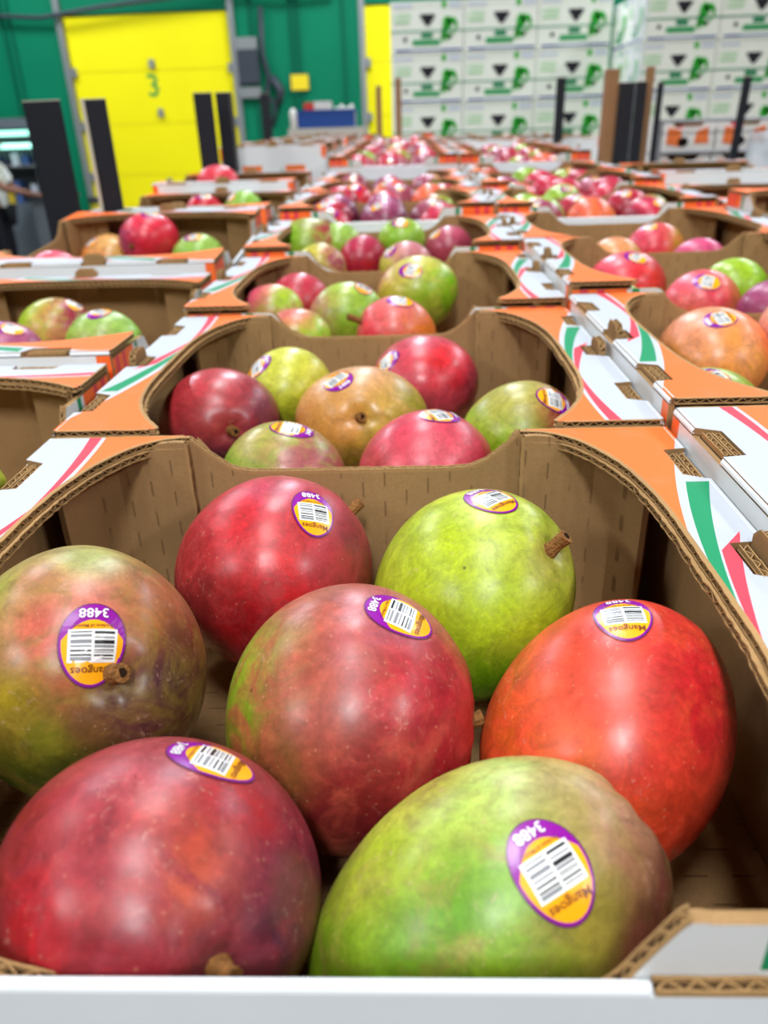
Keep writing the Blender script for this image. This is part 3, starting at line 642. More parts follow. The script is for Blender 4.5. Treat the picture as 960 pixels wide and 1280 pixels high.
# box key, centre u, top v, half width u, colours [(world direction, colour)...], label, sticker (u, v, up du, dv) or None, stem length, azimuth, elevation
VX, VU = (1, 0, 0), (0, -.3, 1)
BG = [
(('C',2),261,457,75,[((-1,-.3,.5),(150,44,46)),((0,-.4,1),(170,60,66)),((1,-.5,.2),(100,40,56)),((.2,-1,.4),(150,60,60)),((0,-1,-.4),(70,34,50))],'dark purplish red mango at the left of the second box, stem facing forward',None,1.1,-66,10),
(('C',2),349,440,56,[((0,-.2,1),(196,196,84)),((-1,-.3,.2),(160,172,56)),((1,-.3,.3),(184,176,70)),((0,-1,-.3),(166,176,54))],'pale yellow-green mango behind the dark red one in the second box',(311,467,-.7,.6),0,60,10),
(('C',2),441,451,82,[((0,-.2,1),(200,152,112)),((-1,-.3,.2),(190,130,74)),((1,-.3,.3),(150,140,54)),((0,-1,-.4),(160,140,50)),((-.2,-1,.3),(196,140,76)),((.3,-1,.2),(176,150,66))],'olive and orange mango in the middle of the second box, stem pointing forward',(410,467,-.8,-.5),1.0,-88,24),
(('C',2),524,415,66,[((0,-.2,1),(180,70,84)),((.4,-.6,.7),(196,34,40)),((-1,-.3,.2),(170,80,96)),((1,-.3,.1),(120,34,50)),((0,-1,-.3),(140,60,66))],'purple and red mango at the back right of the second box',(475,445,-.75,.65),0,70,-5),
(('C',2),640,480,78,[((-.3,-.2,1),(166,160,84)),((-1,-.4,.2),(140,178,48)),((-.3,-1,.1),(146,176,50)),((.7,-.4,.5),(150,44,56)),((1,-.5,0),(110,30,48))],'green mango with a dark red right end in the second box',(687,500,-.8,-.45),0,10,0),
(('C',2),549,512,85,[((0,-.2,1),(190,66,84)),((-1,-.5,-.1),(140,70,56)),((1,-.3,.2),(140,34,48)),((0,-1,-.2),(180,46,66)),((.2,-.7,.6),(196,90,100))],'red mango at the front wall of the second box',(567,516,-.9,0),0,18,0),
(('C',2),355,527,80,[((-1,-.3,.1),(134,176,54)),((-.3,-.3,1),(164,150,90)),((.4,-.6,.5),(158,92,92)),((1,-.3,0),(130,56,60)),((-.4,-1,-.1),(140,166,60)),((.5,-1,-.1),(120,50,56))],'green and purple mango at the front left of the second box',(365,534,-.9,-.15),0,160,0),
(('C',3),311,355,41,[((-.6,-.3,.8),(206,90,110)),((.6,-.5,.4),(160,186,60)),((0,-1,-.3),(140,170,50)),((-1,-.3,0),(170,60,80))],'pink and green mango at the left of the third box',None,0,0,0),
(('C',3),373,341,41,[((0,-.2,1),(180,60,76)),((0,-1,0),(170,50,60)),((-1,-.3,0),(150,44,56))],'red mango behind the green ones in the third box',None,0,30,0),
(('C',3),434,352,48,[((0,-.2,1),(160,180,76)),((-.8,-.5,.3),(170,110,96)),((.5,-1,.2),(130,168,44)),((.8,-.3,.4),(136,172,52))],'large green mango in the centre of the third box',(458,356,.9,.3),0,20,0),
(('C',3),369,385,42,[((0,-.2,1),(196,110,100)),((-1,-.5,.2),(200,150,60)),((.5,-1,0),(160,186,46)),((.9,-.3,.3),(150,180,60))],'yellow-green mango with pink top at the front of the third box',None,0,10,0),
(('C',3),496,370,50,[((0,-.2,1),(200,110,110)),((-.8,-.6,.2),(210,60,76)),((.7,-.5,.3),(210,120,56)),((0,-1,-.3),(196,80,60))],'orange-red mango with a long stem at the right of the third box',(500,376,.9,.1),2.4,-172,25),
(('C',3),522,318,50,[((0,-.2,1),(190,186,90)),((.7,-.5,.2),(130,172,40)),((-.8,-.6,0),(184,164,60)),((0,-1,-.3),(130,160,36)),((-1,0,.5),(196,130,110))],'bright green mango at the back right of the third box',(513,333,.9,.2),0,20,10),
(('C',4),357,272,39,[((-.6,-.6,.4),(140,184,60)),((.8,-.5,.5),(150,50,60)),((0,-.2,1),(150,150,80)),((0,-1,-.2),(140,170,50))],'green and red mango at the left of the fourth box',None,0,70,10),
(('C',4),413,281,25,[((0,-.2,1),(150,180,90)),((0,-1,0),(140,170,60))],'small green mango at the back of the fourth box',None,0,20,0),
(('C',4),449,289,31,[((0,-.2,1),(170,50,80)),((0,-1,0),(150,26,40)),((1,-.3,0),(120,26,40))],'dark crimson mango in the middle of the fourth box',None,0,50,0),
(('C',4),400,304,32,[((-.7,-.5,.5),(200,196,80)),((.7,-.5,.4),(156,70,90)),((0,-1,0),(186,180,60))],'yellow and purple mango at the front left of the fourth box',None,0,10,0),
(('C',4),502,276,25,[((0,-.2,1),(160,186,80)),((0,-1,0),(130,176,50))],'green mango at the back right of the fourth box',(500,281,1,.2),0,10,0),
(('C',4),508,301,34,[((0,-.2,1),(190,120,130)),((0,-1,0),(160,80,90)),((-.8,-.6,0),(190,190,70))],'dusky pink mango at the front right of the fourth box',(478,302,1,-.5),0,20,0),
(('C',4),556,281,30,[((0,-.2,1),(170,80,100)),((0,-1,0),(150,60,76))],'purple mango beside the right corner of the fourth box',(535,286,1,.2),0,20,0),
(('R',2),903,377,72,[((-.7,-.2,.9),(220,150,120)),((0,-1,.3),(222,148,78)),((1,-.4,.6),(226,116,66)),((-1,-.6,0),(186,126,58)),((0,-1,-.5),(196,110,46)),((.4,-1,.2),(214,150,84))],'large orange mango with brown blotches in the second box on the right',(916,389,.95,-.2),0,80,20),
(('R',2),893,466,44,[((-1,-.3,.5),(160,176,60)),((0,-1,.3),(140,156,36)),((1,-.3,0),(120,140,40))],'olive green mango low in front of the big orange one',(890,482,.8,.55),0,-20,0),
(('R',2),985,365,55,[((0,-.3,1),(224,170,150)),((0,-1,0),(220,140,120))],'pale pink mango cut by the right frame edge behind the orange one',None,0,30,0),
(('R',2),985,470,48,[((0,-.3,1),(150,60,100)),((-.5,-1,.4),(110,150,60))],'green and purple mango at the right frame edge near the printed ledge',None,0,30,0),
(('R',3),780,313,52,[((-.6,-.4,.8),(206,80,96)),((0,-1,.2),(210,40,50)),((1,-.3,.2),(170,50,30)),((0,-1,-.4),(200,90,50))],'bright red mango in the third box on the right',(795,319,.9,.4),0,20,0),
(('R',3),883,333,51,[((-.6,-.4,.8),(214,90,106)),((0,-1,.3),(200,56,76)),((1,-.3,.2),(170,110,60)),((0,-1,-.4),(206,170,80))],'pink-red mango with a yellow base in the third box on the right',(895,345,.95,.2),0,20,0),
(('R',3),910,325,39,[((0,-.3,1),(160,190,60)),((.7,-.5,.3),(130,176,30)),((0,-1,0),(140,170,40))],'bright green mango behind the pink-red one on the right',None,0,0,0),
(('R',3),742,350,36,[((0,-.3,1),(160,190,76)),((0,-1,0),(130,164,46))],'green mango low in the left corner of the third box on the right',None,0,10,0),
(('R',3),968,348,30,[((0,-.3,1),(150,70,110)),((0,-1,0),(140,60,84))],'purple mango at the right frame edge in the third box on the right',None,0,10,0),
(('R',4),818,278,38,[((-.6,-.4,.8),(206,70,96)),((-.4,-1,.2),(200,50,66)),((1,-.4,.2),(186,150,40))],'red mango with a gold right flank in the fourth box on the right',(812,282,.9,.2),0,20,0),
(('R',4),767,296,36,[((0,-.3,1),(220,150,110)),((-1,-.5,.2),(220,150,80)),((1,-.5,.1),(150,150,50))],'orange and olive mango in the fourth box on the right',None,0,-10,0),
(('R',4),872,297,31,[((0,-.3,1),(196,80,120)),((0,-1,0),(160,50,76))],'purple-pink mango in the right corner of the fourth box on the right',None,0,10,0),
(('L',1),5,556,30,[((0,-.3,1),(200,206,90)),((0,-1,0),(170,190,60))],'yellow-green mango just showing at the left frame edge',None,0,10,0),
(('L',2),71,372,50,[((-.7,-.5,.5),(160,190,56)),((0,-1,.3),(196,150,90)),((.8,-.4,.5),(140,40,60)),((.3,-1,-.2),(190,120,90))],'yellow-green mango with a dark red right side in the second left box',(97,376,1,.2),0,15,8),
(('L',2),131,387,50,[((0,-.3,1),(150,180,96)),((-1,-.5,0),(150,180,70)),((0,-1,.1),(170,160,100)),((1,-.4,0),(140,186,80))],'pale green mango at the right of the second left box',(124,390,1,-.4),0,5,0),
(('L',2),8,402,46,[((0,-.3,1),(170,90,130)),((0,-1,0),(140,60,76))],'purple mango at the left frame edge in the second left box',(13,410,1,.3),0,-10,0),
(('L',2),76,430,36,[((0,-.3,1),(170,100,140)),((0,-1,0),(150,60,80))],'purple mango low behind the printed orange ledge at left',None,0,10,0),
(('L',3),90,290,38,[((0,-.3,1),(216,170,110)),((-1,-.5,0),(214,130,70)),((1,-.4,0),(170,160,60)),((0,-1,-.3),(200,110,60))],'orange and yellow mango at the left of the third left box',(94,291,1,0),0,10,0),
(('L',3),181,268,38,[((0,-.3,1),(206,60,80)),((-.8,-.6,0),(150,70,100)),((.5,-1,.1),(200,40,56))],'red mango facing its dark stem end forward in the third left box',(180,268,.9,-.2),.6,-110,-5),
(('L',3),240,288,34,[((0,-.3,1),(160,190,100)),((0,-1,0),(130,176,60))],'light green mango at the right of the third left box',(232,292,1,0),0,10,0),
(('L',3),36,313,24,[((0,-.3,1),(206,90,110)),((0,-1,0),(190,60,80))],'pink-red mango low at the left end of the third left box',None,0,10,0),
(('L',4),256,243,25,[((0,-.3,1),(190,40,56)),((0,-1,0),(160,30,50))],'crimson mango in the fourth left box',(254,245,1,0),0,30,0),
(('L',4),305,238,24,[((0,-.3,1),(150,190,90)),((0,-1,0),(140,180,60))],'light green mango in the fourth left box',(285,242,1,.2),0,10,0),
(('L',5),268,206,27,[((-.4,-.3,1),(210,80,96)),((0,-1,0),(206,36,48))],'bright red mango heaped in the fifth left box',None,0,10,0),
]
PLACED = []
for i, (bk, u, top, ru, cols, label, st, stem, az, el) in enumerate(BG):
    bx = BX[bk]; rz = .046; zcen = bx[2]-.055
    if bk == ('L', 5): zcen = bx[2]-.02
    p = unp(u, top+40, zcen)
    for it in range(12):
        dp = depth(p); p = unp(u, top+rz*1.0*FPX/dp, zcen)
    dp = depth(p); a = ru*dp/FPX
    # keep it inside its box; the top of the fruit stays on the sight line
    y0, y1 = bx[1]+.05, bx[1]+bx[4]-.05; p[1] = min(max(p[1], y0), y1)
    dd_ = ray(u, top+2); tp = CAM+dd_*((p[1]-CAM[1])/dd_[1]); p[0] = tp[0]; p[2] = min(max(tp[2]-rz, bx[2]-.085), bx[2]-.012)
    dp = depth(p); a = ru*dp/FPX
    lo, hi = bx[0]-bx[3]+.048, bx[0]+bx[3]-.048; p[0] = min(max(p[0], lo), hi)
    a = min(max(a, .038), .062)
    face = abs(math.sin(math.radians(az))) > .75
    sz = (min(.054, a*1.06), a, min(a, .046)) if face else (a, min(a*.9, .048), min(a*.92, .046))
    mg = Mango(p, sz, rot(math.radians(az), math.radians(el), 0), seed=100+i)
    # settle size and place against the sight lines
    smp = rng.normal(size=(700, 3))
    for it in range(9):
        Q = mg.surf(smp)+mg.c-CAM; dpt = Q @ FW; U = 480+FPX*(Q @ RT)/dpt; V = 640-FPX*(Q @ UP)/dpt; dd = depth(mg.c)
        mg.c[0] += (u-(U.min()+U.max())/2)*dd/FPX; mg.c[0] = min(max(mg.c[0], bx[0]-bx[3]+.047), bx[0]+bx[3]-.047); mg.c[2] -= (top-V.min())*dd/FPX*.95
        mg.c[2] = min(max(mg.c[2], bx[2]-.088), bx[2]-.012 if bk != ('L', 5) else bx[2]+.01)
        if 0 < u < 960:
            k_ = (2*ru/(U.max()-U.min()))**.7; mg.s = np.clip(mg.s*k_, [.040, .038, .036], [.062, .056, .052])
    PLACED.append(mg)
def reach(mg, d):
    l = mg.R.T @ d/mg.s; return 1.015/np.linalg.norm(l)
HOME = [mg.c.copy() for mg in PLACED]
for it in range(40):      # nudge neighbours in one box apart until they only touch
    for i in range(len(BG)):
        for j in range(i+1, len(BG)):
            if BG[i][0] != BG[j][0]: continue
            a, b = PLACED[i], PLACED[j]; d = b.c-a.c; n = np.linalg.norm(d); d = d/n
            pen = reach(a, d)+reach(b, d)-n
            if pen > 0: a.c -= d*pen*.3; b.c += d*pen*.3
    for i, mg in enumerate(PLACED):
        bx = BX[BG[i][0]]; e = np.sqrt(((mg.R*mg.s)**2).sum(1))*1.02
        for k, lo, hi in ((0, bx[0]-bx[3]+.018, bx[0]+bx[3]-.022), (1, bx[1]+.006, bx[1]+bx[4]-.0095), (2, bx[2]+HB+.005, 9)):
            mg.c[k] = min(max(mg.c[k], lo+e[k]), hi-e[k]) if lo+e[k] < hi-e[k] else (lo+hi)/2
        dv = mg.c-HOME[i]; n = np.linalg.norm(dv)
        if n > .014: mg.c = HOME[i]+dv*.014/n
for i, (bk, u, top, ru, cols, label, st, stem, az, el) in enumerate(BG):
    mg = PLACED[i]; bx = BX[bk]
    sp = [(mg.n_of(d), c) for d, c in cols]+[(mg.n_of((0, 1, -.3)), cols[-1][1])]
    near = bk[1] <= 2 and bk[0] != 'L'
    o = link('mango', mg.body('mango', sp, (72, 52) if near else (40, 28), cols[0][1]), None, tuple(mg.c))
    tag(o, label, 'mango', f'mangoes in {bx[5]}')
    if stem: link('stem', mg.stem_mesh(stem), o)
    if st:
        # sticker on the skin where the photograph shows it
        us, vs_, du, dv = st; dl = mg.c-HOME[i]; dp = depth(mg.c); us += FPX*(dl @ RT)/dp; vs_ -= FPX*(dl @ UP)/dp
        n0, up = updir(mg, us, vs_, du, dv)
        if mg.normal(n0) @ ray(us, vs_) > -.28:   # lies at the outline: turn it a little towards the viewer
            nn = mg.normal(n0)-ray(us, vs_)*.35; n0 = mg.n_of(nn*0+mg.R @ (mg.R.T @ nn*mg.s**2)/1); 
        link('sticker', mg.sticker(n0, up, seg=24, text=near), o)

# generic mangoes for the boxes further off: a set of shared shapes
PAL = [('crimson', [((0,-.2,1),(180,40,66)),((0,-1,0),(140,24,40)),((1,0,0),(120,24,44))]),  # paler, bluer tops put a sheen from above into the colours
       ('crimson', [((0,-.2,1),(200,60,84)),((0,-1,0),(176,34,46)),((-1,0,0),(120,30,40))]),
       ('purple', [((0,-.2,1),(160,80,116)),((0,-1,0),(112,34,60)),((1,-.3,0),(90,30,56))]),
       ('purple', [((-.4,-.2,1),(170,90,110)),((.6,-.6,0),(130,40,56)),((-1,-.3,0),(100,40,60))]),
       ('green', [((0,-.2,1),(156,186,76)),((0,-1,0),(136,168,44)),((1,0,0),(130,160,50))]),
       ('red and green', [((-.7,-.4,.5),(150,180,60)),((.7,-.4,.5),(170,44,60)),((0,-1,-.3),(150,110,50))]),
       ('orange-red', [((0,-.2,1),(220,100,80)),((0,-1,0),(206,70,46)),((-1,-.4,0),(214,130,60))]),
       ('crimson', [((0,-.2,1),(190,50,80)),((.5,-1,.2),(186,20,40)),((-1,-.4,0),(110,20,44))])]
VAR = []
for i, (nm, cols) in enumerate(PAL):
    for j in range(2):
        mg = Mango((0, 0, 0), (.0485+.001*j, .0445, .042), rot(math.radians(random.uniform(-30, 30)+(90 if j else 0)), math.radians(random.uniform(-8, 8)), random.uniform(-.5, .5)), seed=300+i*2+j)
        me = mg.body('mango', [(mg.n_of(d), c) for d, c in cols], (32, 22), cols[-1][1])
        stn = mg.n_of(mg.R @ (mg.R.T @ np.array([random.uniform(-.3, .3), -.4, .85])*mg.s**2/.0022))
        VAR.append((nm, me, mg.sticker(stn, (random.uniform(-1, 1), random.uniform(-1, 1), .1), seg=16)))
def fill(key, nx, ny, heap=0., skip=0., weights=None):
    x, y0, z, hx, ly, phrase = BX[key]
    ex = .088 if hx > .17 else hx if key[0] == 'T' else .078; ey = .062 if hx > .17 else .085
    xs = np.linspace(x-hx+ex, x+hx-ex, nx); ys = np.linspace(y0+ey, y0+ly-ey, ny)
    for jb, b in enumerate(ys):
        sh = random.uniform(.012, .024)*random.choice([-1, 1]) if (ny == 3 and jb == 1) else random.uniform(-.010, .010)
        if hx < .17: sh *= .3*(key[0] != 'T')
        for ja, a in enumerate(xs):
            if random.random() < skip: continue
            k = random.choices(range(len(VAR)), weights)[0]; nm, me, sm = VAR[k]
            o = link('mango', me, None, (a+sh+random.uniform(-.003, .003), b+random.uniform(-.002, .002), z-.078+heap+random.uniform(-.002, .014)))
            o.rotation_euler = (random.uniform(-.1, .1), random.uniform(-.1, .1), random.choice([0, PI])+random.uniform(-.35, .35)+(PI/2 if key[0] == 'T' else 0))
            side = {1: ['single one'], 2: ['left', 'right'], 3: ['left', 'middle', 'right']}[nx][ja]; row = {2: ['front', 'back'], 3: ['front', 'middle', 'back']}[ny][jb]
            lab = f'{nm} mango, {side} of the {row} row, {phrase[4:]}'
            tag(o, lab, 'mango', f'mangoes in {phrase}')
            link('sticker', sm, o)
WP = [4, 4, 4, 4, 4, 4, 4, 4, 3, 3, 3, 3, 1.5, 1.5, 5, 5]
for i in range(5, 14): fill(('C', i), 3, 3, .026, 0, WP)
fill(('C', 14), 3, 2, .01, 0, WP)
for i in range(5, 11): fill(('R', i), 3, 3, .022, .0, WP)
for i in range(1, 5): fill(('Q', i), 2, 3, .0, .2, WP)
for i in (5, 7, 9): fill(('L', i), 2, 2, .0, .3, WP)
fill(('S', 1), 2, 2, 0, .2, WP); fill(('S', 2), 2, 3, -.0, .1, WP); fill(('S', 3), 2, 2, 0, .1, WP)

# ------------------------------------------------------------------ what the top boxes stand on
M_STK = mat('lower_carton_board', (196, 190, 180), .6, .3, noise=.06, nscale=5); M_WOOD = mat('pallet_wood', (150, 116, 78), .8, .2, noise=.15, nscale=12)
def stack_under(name, label, keys):
    xs0 = min(BX[k][0]-BX[k][3] for k in keys); xs1 = max(BX[k][0]+BX[k][3] for k in keys)
    ys0 = min(BX[k][1] for k in keys); ys1 = max(BX[k][1]+BX[k][4] for k in keys)
    r = empty(name, ((xs0+xs1)/2, (ys0+ys1)/2, FLOOR), label=label, cat='box stack', group='stacks of closed boxes under the open ones')
    ox, oy = (xs0+xs1)/2, (ys0+ys1)/2
    for k in keys:
        x, y, z, hx, ly, _ = BX[k]; top = z+HB-.001-FLOOR-(.018 if k == ('L', 3) else 0); h = (top-.144)/10; mb = MB()
        for j in range(10): mb.box((x-hx+.002-ox, y+.002-oy, .144+j*h+.001), (x+hx-.002-ox, y+ly-.003-oy, .144+(j+1)*h), 0)
        mb.obj('carton_column', [M_STK], r)
    mb = MB()
    for s in (-1, 0, 1): mb.box((s*(xs1-xs0-.1)/2-.05, ys0-oy+.012, .02), (s*(xs1-xs0-.1)/2+.05, ys1-oy-.012, .118), 0)
    mb.obj('pallet_bearer', [M_WOOD], r)
    mb = MB(); nb = 7
    for i in range(nb):
        yy = ys0-oy+.012+(ys1-ys0-.124)*i/(nb-1); mb.box((xs0-ox, yy, .118), (xs1-ox, yy+.1, .140), 0); mb.box((xs0-ox, yy, 0), (xs1-ox, yy+.1, .02), 0)
    mb.obj('pallet_deck', [M_WOOD], r)
stack_under('box_stack', 'stack carrying the nearest pallet layer of mango boxes', [('C', 1), ('C', 2), ('C', 3), ('C', 4), ('R', 1), ('R', 2), ('R', 3), ('R', 4), ('L', 1), ('L', 2), ('L', 3), ('S', 1)])
stack_under('box_stack', 'stack carrying the second pallet layer of mango boxes', [('C', 5), ('C', 6), ('C', 7), ('R', 5), ('R', 6), ('R', 7), ('L', 4), ('L', 5), ('S', 2), ('S', 3)])
stack_under('box_stack', 'stack carrying the third pallet layer of mango boxes', [('C', 8), ('C', 9), ('C', 10), ('R', 8), ('R', 9), ('R', 10), ('L', 6), ('L', 7)])
stack_under('box_stack', 'stack carrying the farthest pallet layer of mango boxes', [('C', 11), ('C', 12), ('C', 13), ('C', 14), ('Q', 1), ('Q', 2), ('Q', 3), ('Q', 4), ('L', 8), ('L', 9)])

# ------------------------------------------------------------------ corner boards
M_BOARDK = mat('black_corner_board', (22, 24, 32), .55, .4); M_BOARDW = mat('pale_board_edge', (196, 190, 170), .7, .3); M_BOARDB = mat('brown_corner_board', (150, 112, 76), .75, .3, noise=.08)
def corner_board(x, y, z0, z1, w_, mt, label, side=-1, tilt=0., leg=.045, twist=0.):
    """L-section board standing on a pallet corner; side: which way its second leg faces"""
    zb = FLOOR+.1415; r = empty('corner_board', (x, y, zb), twist, label=label, cat='corner board', group='edge protector boards standing at pallet corners')
    H_ = z1-zb; t = .005; mb = MB(); mb.box((0, 0, 0), (w_, t, H_), 0)
    mb.obj('front_leg', [mt], r)
    mb = MB(); xx = (0, t) if side < 0 else (w_-t, w_); mb.box((xx[0], t, 0), (xx[1], leg, H_), 0); mb.obj('side_leg', [mt], r)
    mb = MB(); mb.box((0, 0, H_), (w_, t, H_+.0015), 0); mb.box((xx[0], t, H_), (xx[1], leg, H_+.0015), 0); mb.obj('cut_end', [M_BOARDW], r)
    r.rotation_euler = (0, tilt, twist)
    return r
corner_board(-.598, 1.300, 0, .219, .070, M_BOARDK, 'wide black corner board at far left beside the worker', -1, .0, .03, -.25)
b = corner_board(-.492, 1.296, 0, .219, .034, M_BOARDK, 'black corner board with its lit left side painted pale before the yellow door', -1, 0., .03)
mb = MB(); mb.box((-.0065, -.001, 1.0), (-.0005, .006, b.location.z*0+.219-(FLOOR+.14)), 0); mb.obj('painted_lit_side', [M_BOARDW], b)  # pale strip paints the light on the board's side face
corner_board(-.522, 2.16, 0, .257, .050, M_BOARDK, 'left of two narrow black corner boards before the yellow door', -1)
corner_board(-.478, 2.23, 0, .259, .037, M_BOARDK, 'right of two narrow black corner boards before the yellow door', 1)
corner_board(.628, 3.30, 0, .313, .036, M_BOARDK, 'black corner board before the left stack of green printed cartons', 1)
corner_board(.594, 2.306, 0, .286, .032, M_BOARDB, 'brown corner board left of the broad black board', -1)
corner_board(.628, 2.290, 0, .252, .040, M_BOARDK, 'broad black corner board, left half of the pair', -1)
corner_board(.670, 2.290, 0, .253, .030, M_BOARDK, 'broad black corner board, right half of the pair', 1)
corner_board(.704, 2.33, 0, .29, .024, M_BOARDB, 'brown corner board right of the broad black pair', 1)
corner_board(.735, 2.31, 0, .250, .016, M_BOARDK, 'thin black corner board behind the brown one', 1)
corner_board(.905, 2.28, 0, .257, .022, M_BOARDK, 'slanting black corner board at right before the fruit trays', 1, .03)
corner_board(-.125, 4.78, 0, .365, .032, M_BOARDB, 'brown corner board on the yellow door strip, left one', -1)
corner_board(-.015, 4.78, 0, .40, .034, M_BOARDB, 'brown corner board at the left edge of the printed cartons', -1)
corner_board(-.70, 4.3, 0, .33, .05, M_BOARDK, 'dark narrow post standing by the wall control box', -1)

# ------------------------------------------------------------------ cartons with green print
M_CART = mat('carton_white', (240, 243, 230), .6, .3, noise=.02); M_CG = mat('carton_mid_green', (60, 160, 96), .6, .3); M_CLG = mat('carton_pale_green_print', (166, 214, 160), .6, .3)
M_CLEAF = mat('carton_leaf_green', (46, 176, 50), .6, .3); M_CDG = mat('carton_banner_green', (20, 134, 86), .6, .3); M_CB = mat('carton_blue', (44, 74, 150), .6, .3); M_CBL = mat('carton_light_blue', (120, 140, 180), .6, .3)
M_HOLEB = mat('hole_painted_shade', (42, 40, 46), .8, .2); M_STRAP = mat('green_strap', (38, 140, 96), .4, .5)  # hole material: shade inside hand and vent holes painted on flat plates
M_CGREY = mat('carton_grey_print', (206, 212, 220), .6, .3)
CW, CH = .492, .3
def carton_meshes():
    mb = MB(); mb.box((-CW/2, 0, 0), (CW/2, .38, CH*.985), 0)
    mb.box((-CW/2-.002, -.002, CH*.93), (CW/2+.002, .382, CH*.99), 0)   # lid rim
    body = mb.mesh('carton', [M_CART])
    A = MB()
    def X(f): return -CW/2+f*CW
    def Z(f): return CH*(1-f)
    def rect(x0, y0, x1, y1, mi, d=.003): A.box((X(x0), -d, Z(y1)), (X(x1), -.0005, Z(y0)), mi)
    def blob(cx, cy, rx, ry, mi, d=.0034, n=14, a0=0):
        A.prism([(X(cx)+rx*CW*math.cos(a0+2*PI*i/n), Z(cy)+ry*CH*math.sin(a0+2*PI*i/n)) for i in range(n)], 'y', -d, -.0005, mi)
    vs, fs = text_geo('1000'); a = np.array(vs)
    k = .25*CW/(a[:, 0].max()); n = len(A.v)
    A.v += [(X(.03)+p[0]*k, -.0032, Z(.34)+p[1]*k*.8) for p in a]; A.f += [tuple(i+n for i in f) for f in fs]; A.m += [1]*len(fs)
    rect(.05, .37, .27, .41, 1); rect(.04, .05, .3, .12, 7); rect(.80, .02, .97, .14, 7)
    blob(.735, .08, .035, .07, 3)
    # leafy blob
    for c in [(.775, .44, .062, .15), (.84, .40, .07, .09), (.735, .60, .04, .12), (.90, .47, .025, .09), (.79, .68, .035, .07), (.72, .70, .03, .08), (.86, .60, .022, .05)]: blob(*c, 3)
    blob(.865, .50, .022, .05, 0, .0038)
    rect(.42, .60, .58, .70, 4); rect(.30, .73, .68, .84, 2); rect(.06, .915, .98, .95, 6); rect(.06, .912, .28, .952, 5, .0035); rect(.70, .912, .98, .952, 5, .0035)
    art = A.mesh('printed_artwork', [M_CART, M_CLG, M_CG, M_CLEAF, M_CDG, M_CB, M_CBL, M_CGREY])
    hh = MB(); hh.prism([(X(.40), Z(.27)), (X(.42), Z(.25)), (X(.60), Z(.25)), (X(.62), Z(.27)), (X(.53), Z(.47)), (X(.49), Z(.47))][::-1], 'y', -.0036, -.0006, 0)
    hole = hh.mesh('hand_hole', [M_HOLEB])
    vh = MB(); vh.prism([(.03*CW*math.cos(i*PI/6), .04*CH*math.sin(i*PI/6)) for i in range(12)], 'y', -.0042, -.0006, 0)
    vent = vh.mesh('vent_hole', [M_HOLEB])
    st = MB(); st.box((-CW/2-.004, -.0055, Z(.58)), (CW/2+.004, -.0045, Z(.555)), 0)
    strap = st.mesh('strap', [M_STRAP])
    return body, art, hole, vent, strap
CB_, CA_, CH_, CV_, CS_ = carton_meshes()
def carton(x, y, z, label, group, rz=0, sx=1., sz=1.):
    r = link('carton', CB_, None, (x, y, z)); r.rotation_euler = (0, 0, rz); r.scale = (sx, 1, sz); tag(r, label, 'carton', group)
    link('printed_artwork', CA_, r)['kind'] = 'stuff'; link('hand_hole', CH_, r); link('strap', CS_, r)
    link('vent_hole', CV_, r, (-.30*CW, 0, CH*.28)); link('vent_hole', CV_, r, (.32*CW, 0, CH*.32))
    return r
rown = ['top', 'second', 'third', 'fourth']; coln = ['left', 'middle', 'right']
for j in range(4):
    for i in range(3):
        carton(.197+i*.498, 6.0, .598-j*.3085+.0, f'white carton with green print, {coln[i]} of the {rown[j]} row of the left stack', 'left stack of green printed cartons', 0, 1., 1.02)
for j in range(4):
    for i in range(3):
        o = carton(1.695+i*.452, 5.3, .567-j*.274, f'white carton with green print, {["left","middle","outer right"][i]} of the {rown[j]} row of the nearer right stack', 'right stack of green printed cartons', 0, .905, .905)
        if i == 0:
            a = link('printed_artwork', CA_, o, (-CW/2-.001, .19, 0)); a.rotation_euler = (0, 0, -PI/2); a.scale = (.74, 1, 1); a['kind'] = 'stuff'
    o = carton(1.695, 5.70, .567-j*.274, f'white carton behind the left corner of the {rown[j]} row of the nearer right stack', 'right stack of green printed cartons', 0, .905, .905)
    a = link('printed_artwork', CA_, o, (-CW/2-.001, .19, 0)); a.rotation_euler = (0, 0, -PI/2); a.scale = (.74, 1, 1); a['kind'] = 'stuff'
def film_material(name, a=.35):
    mt = mat(name, (225, 232, 238), .12, .6); t = NT(mt); nt = mt.node_tree
    out = nt.nodes['Material Output']; tr = t.n('ShaderNodeBsdfTransparent'); mx = t.n('ShaderNodeMixShader'); mx.inputs[0].default_value = a
    t.l(tr.outputs[0], mx.inputs[1]); t.l(t.b.outputs[0], mx.inputs[2]); t.l(mx.outputs[0], out.inputs[0])
    v, x, y, z = t.xyz(); bp = t.n('ShaderNodeBump'); bp.inputs['Strength'].default_value = 1; bp.inputs['Distance'].default_value = .01
    t.l(t.noise(v, 14, 4, .6, 1), bp.inputs['Height']); t.l(bp.outputs[0], t.b.inputs['Normal']); return mt
M_FILM = film_material('clear_stretch_film', .28); M_FILM2 = film_material('crumpled_film', .6)
mb = MB(); mb.box((.0, 6.01, FLOOR), (1.46, 6.38, -.335), 0); tag(mb.obj('pallet_load', [M_STK]), 'pallet load hidden below the left carton stack', 'box stack')
mb = MB(); mb.box((1.475, 5.31, FLOOR), (2.82, 6.06, -.262), 0); tag(mb.obj('pallet_load', [M_STK]), 'pallet load hidden below the right carton stack', 'box stack')

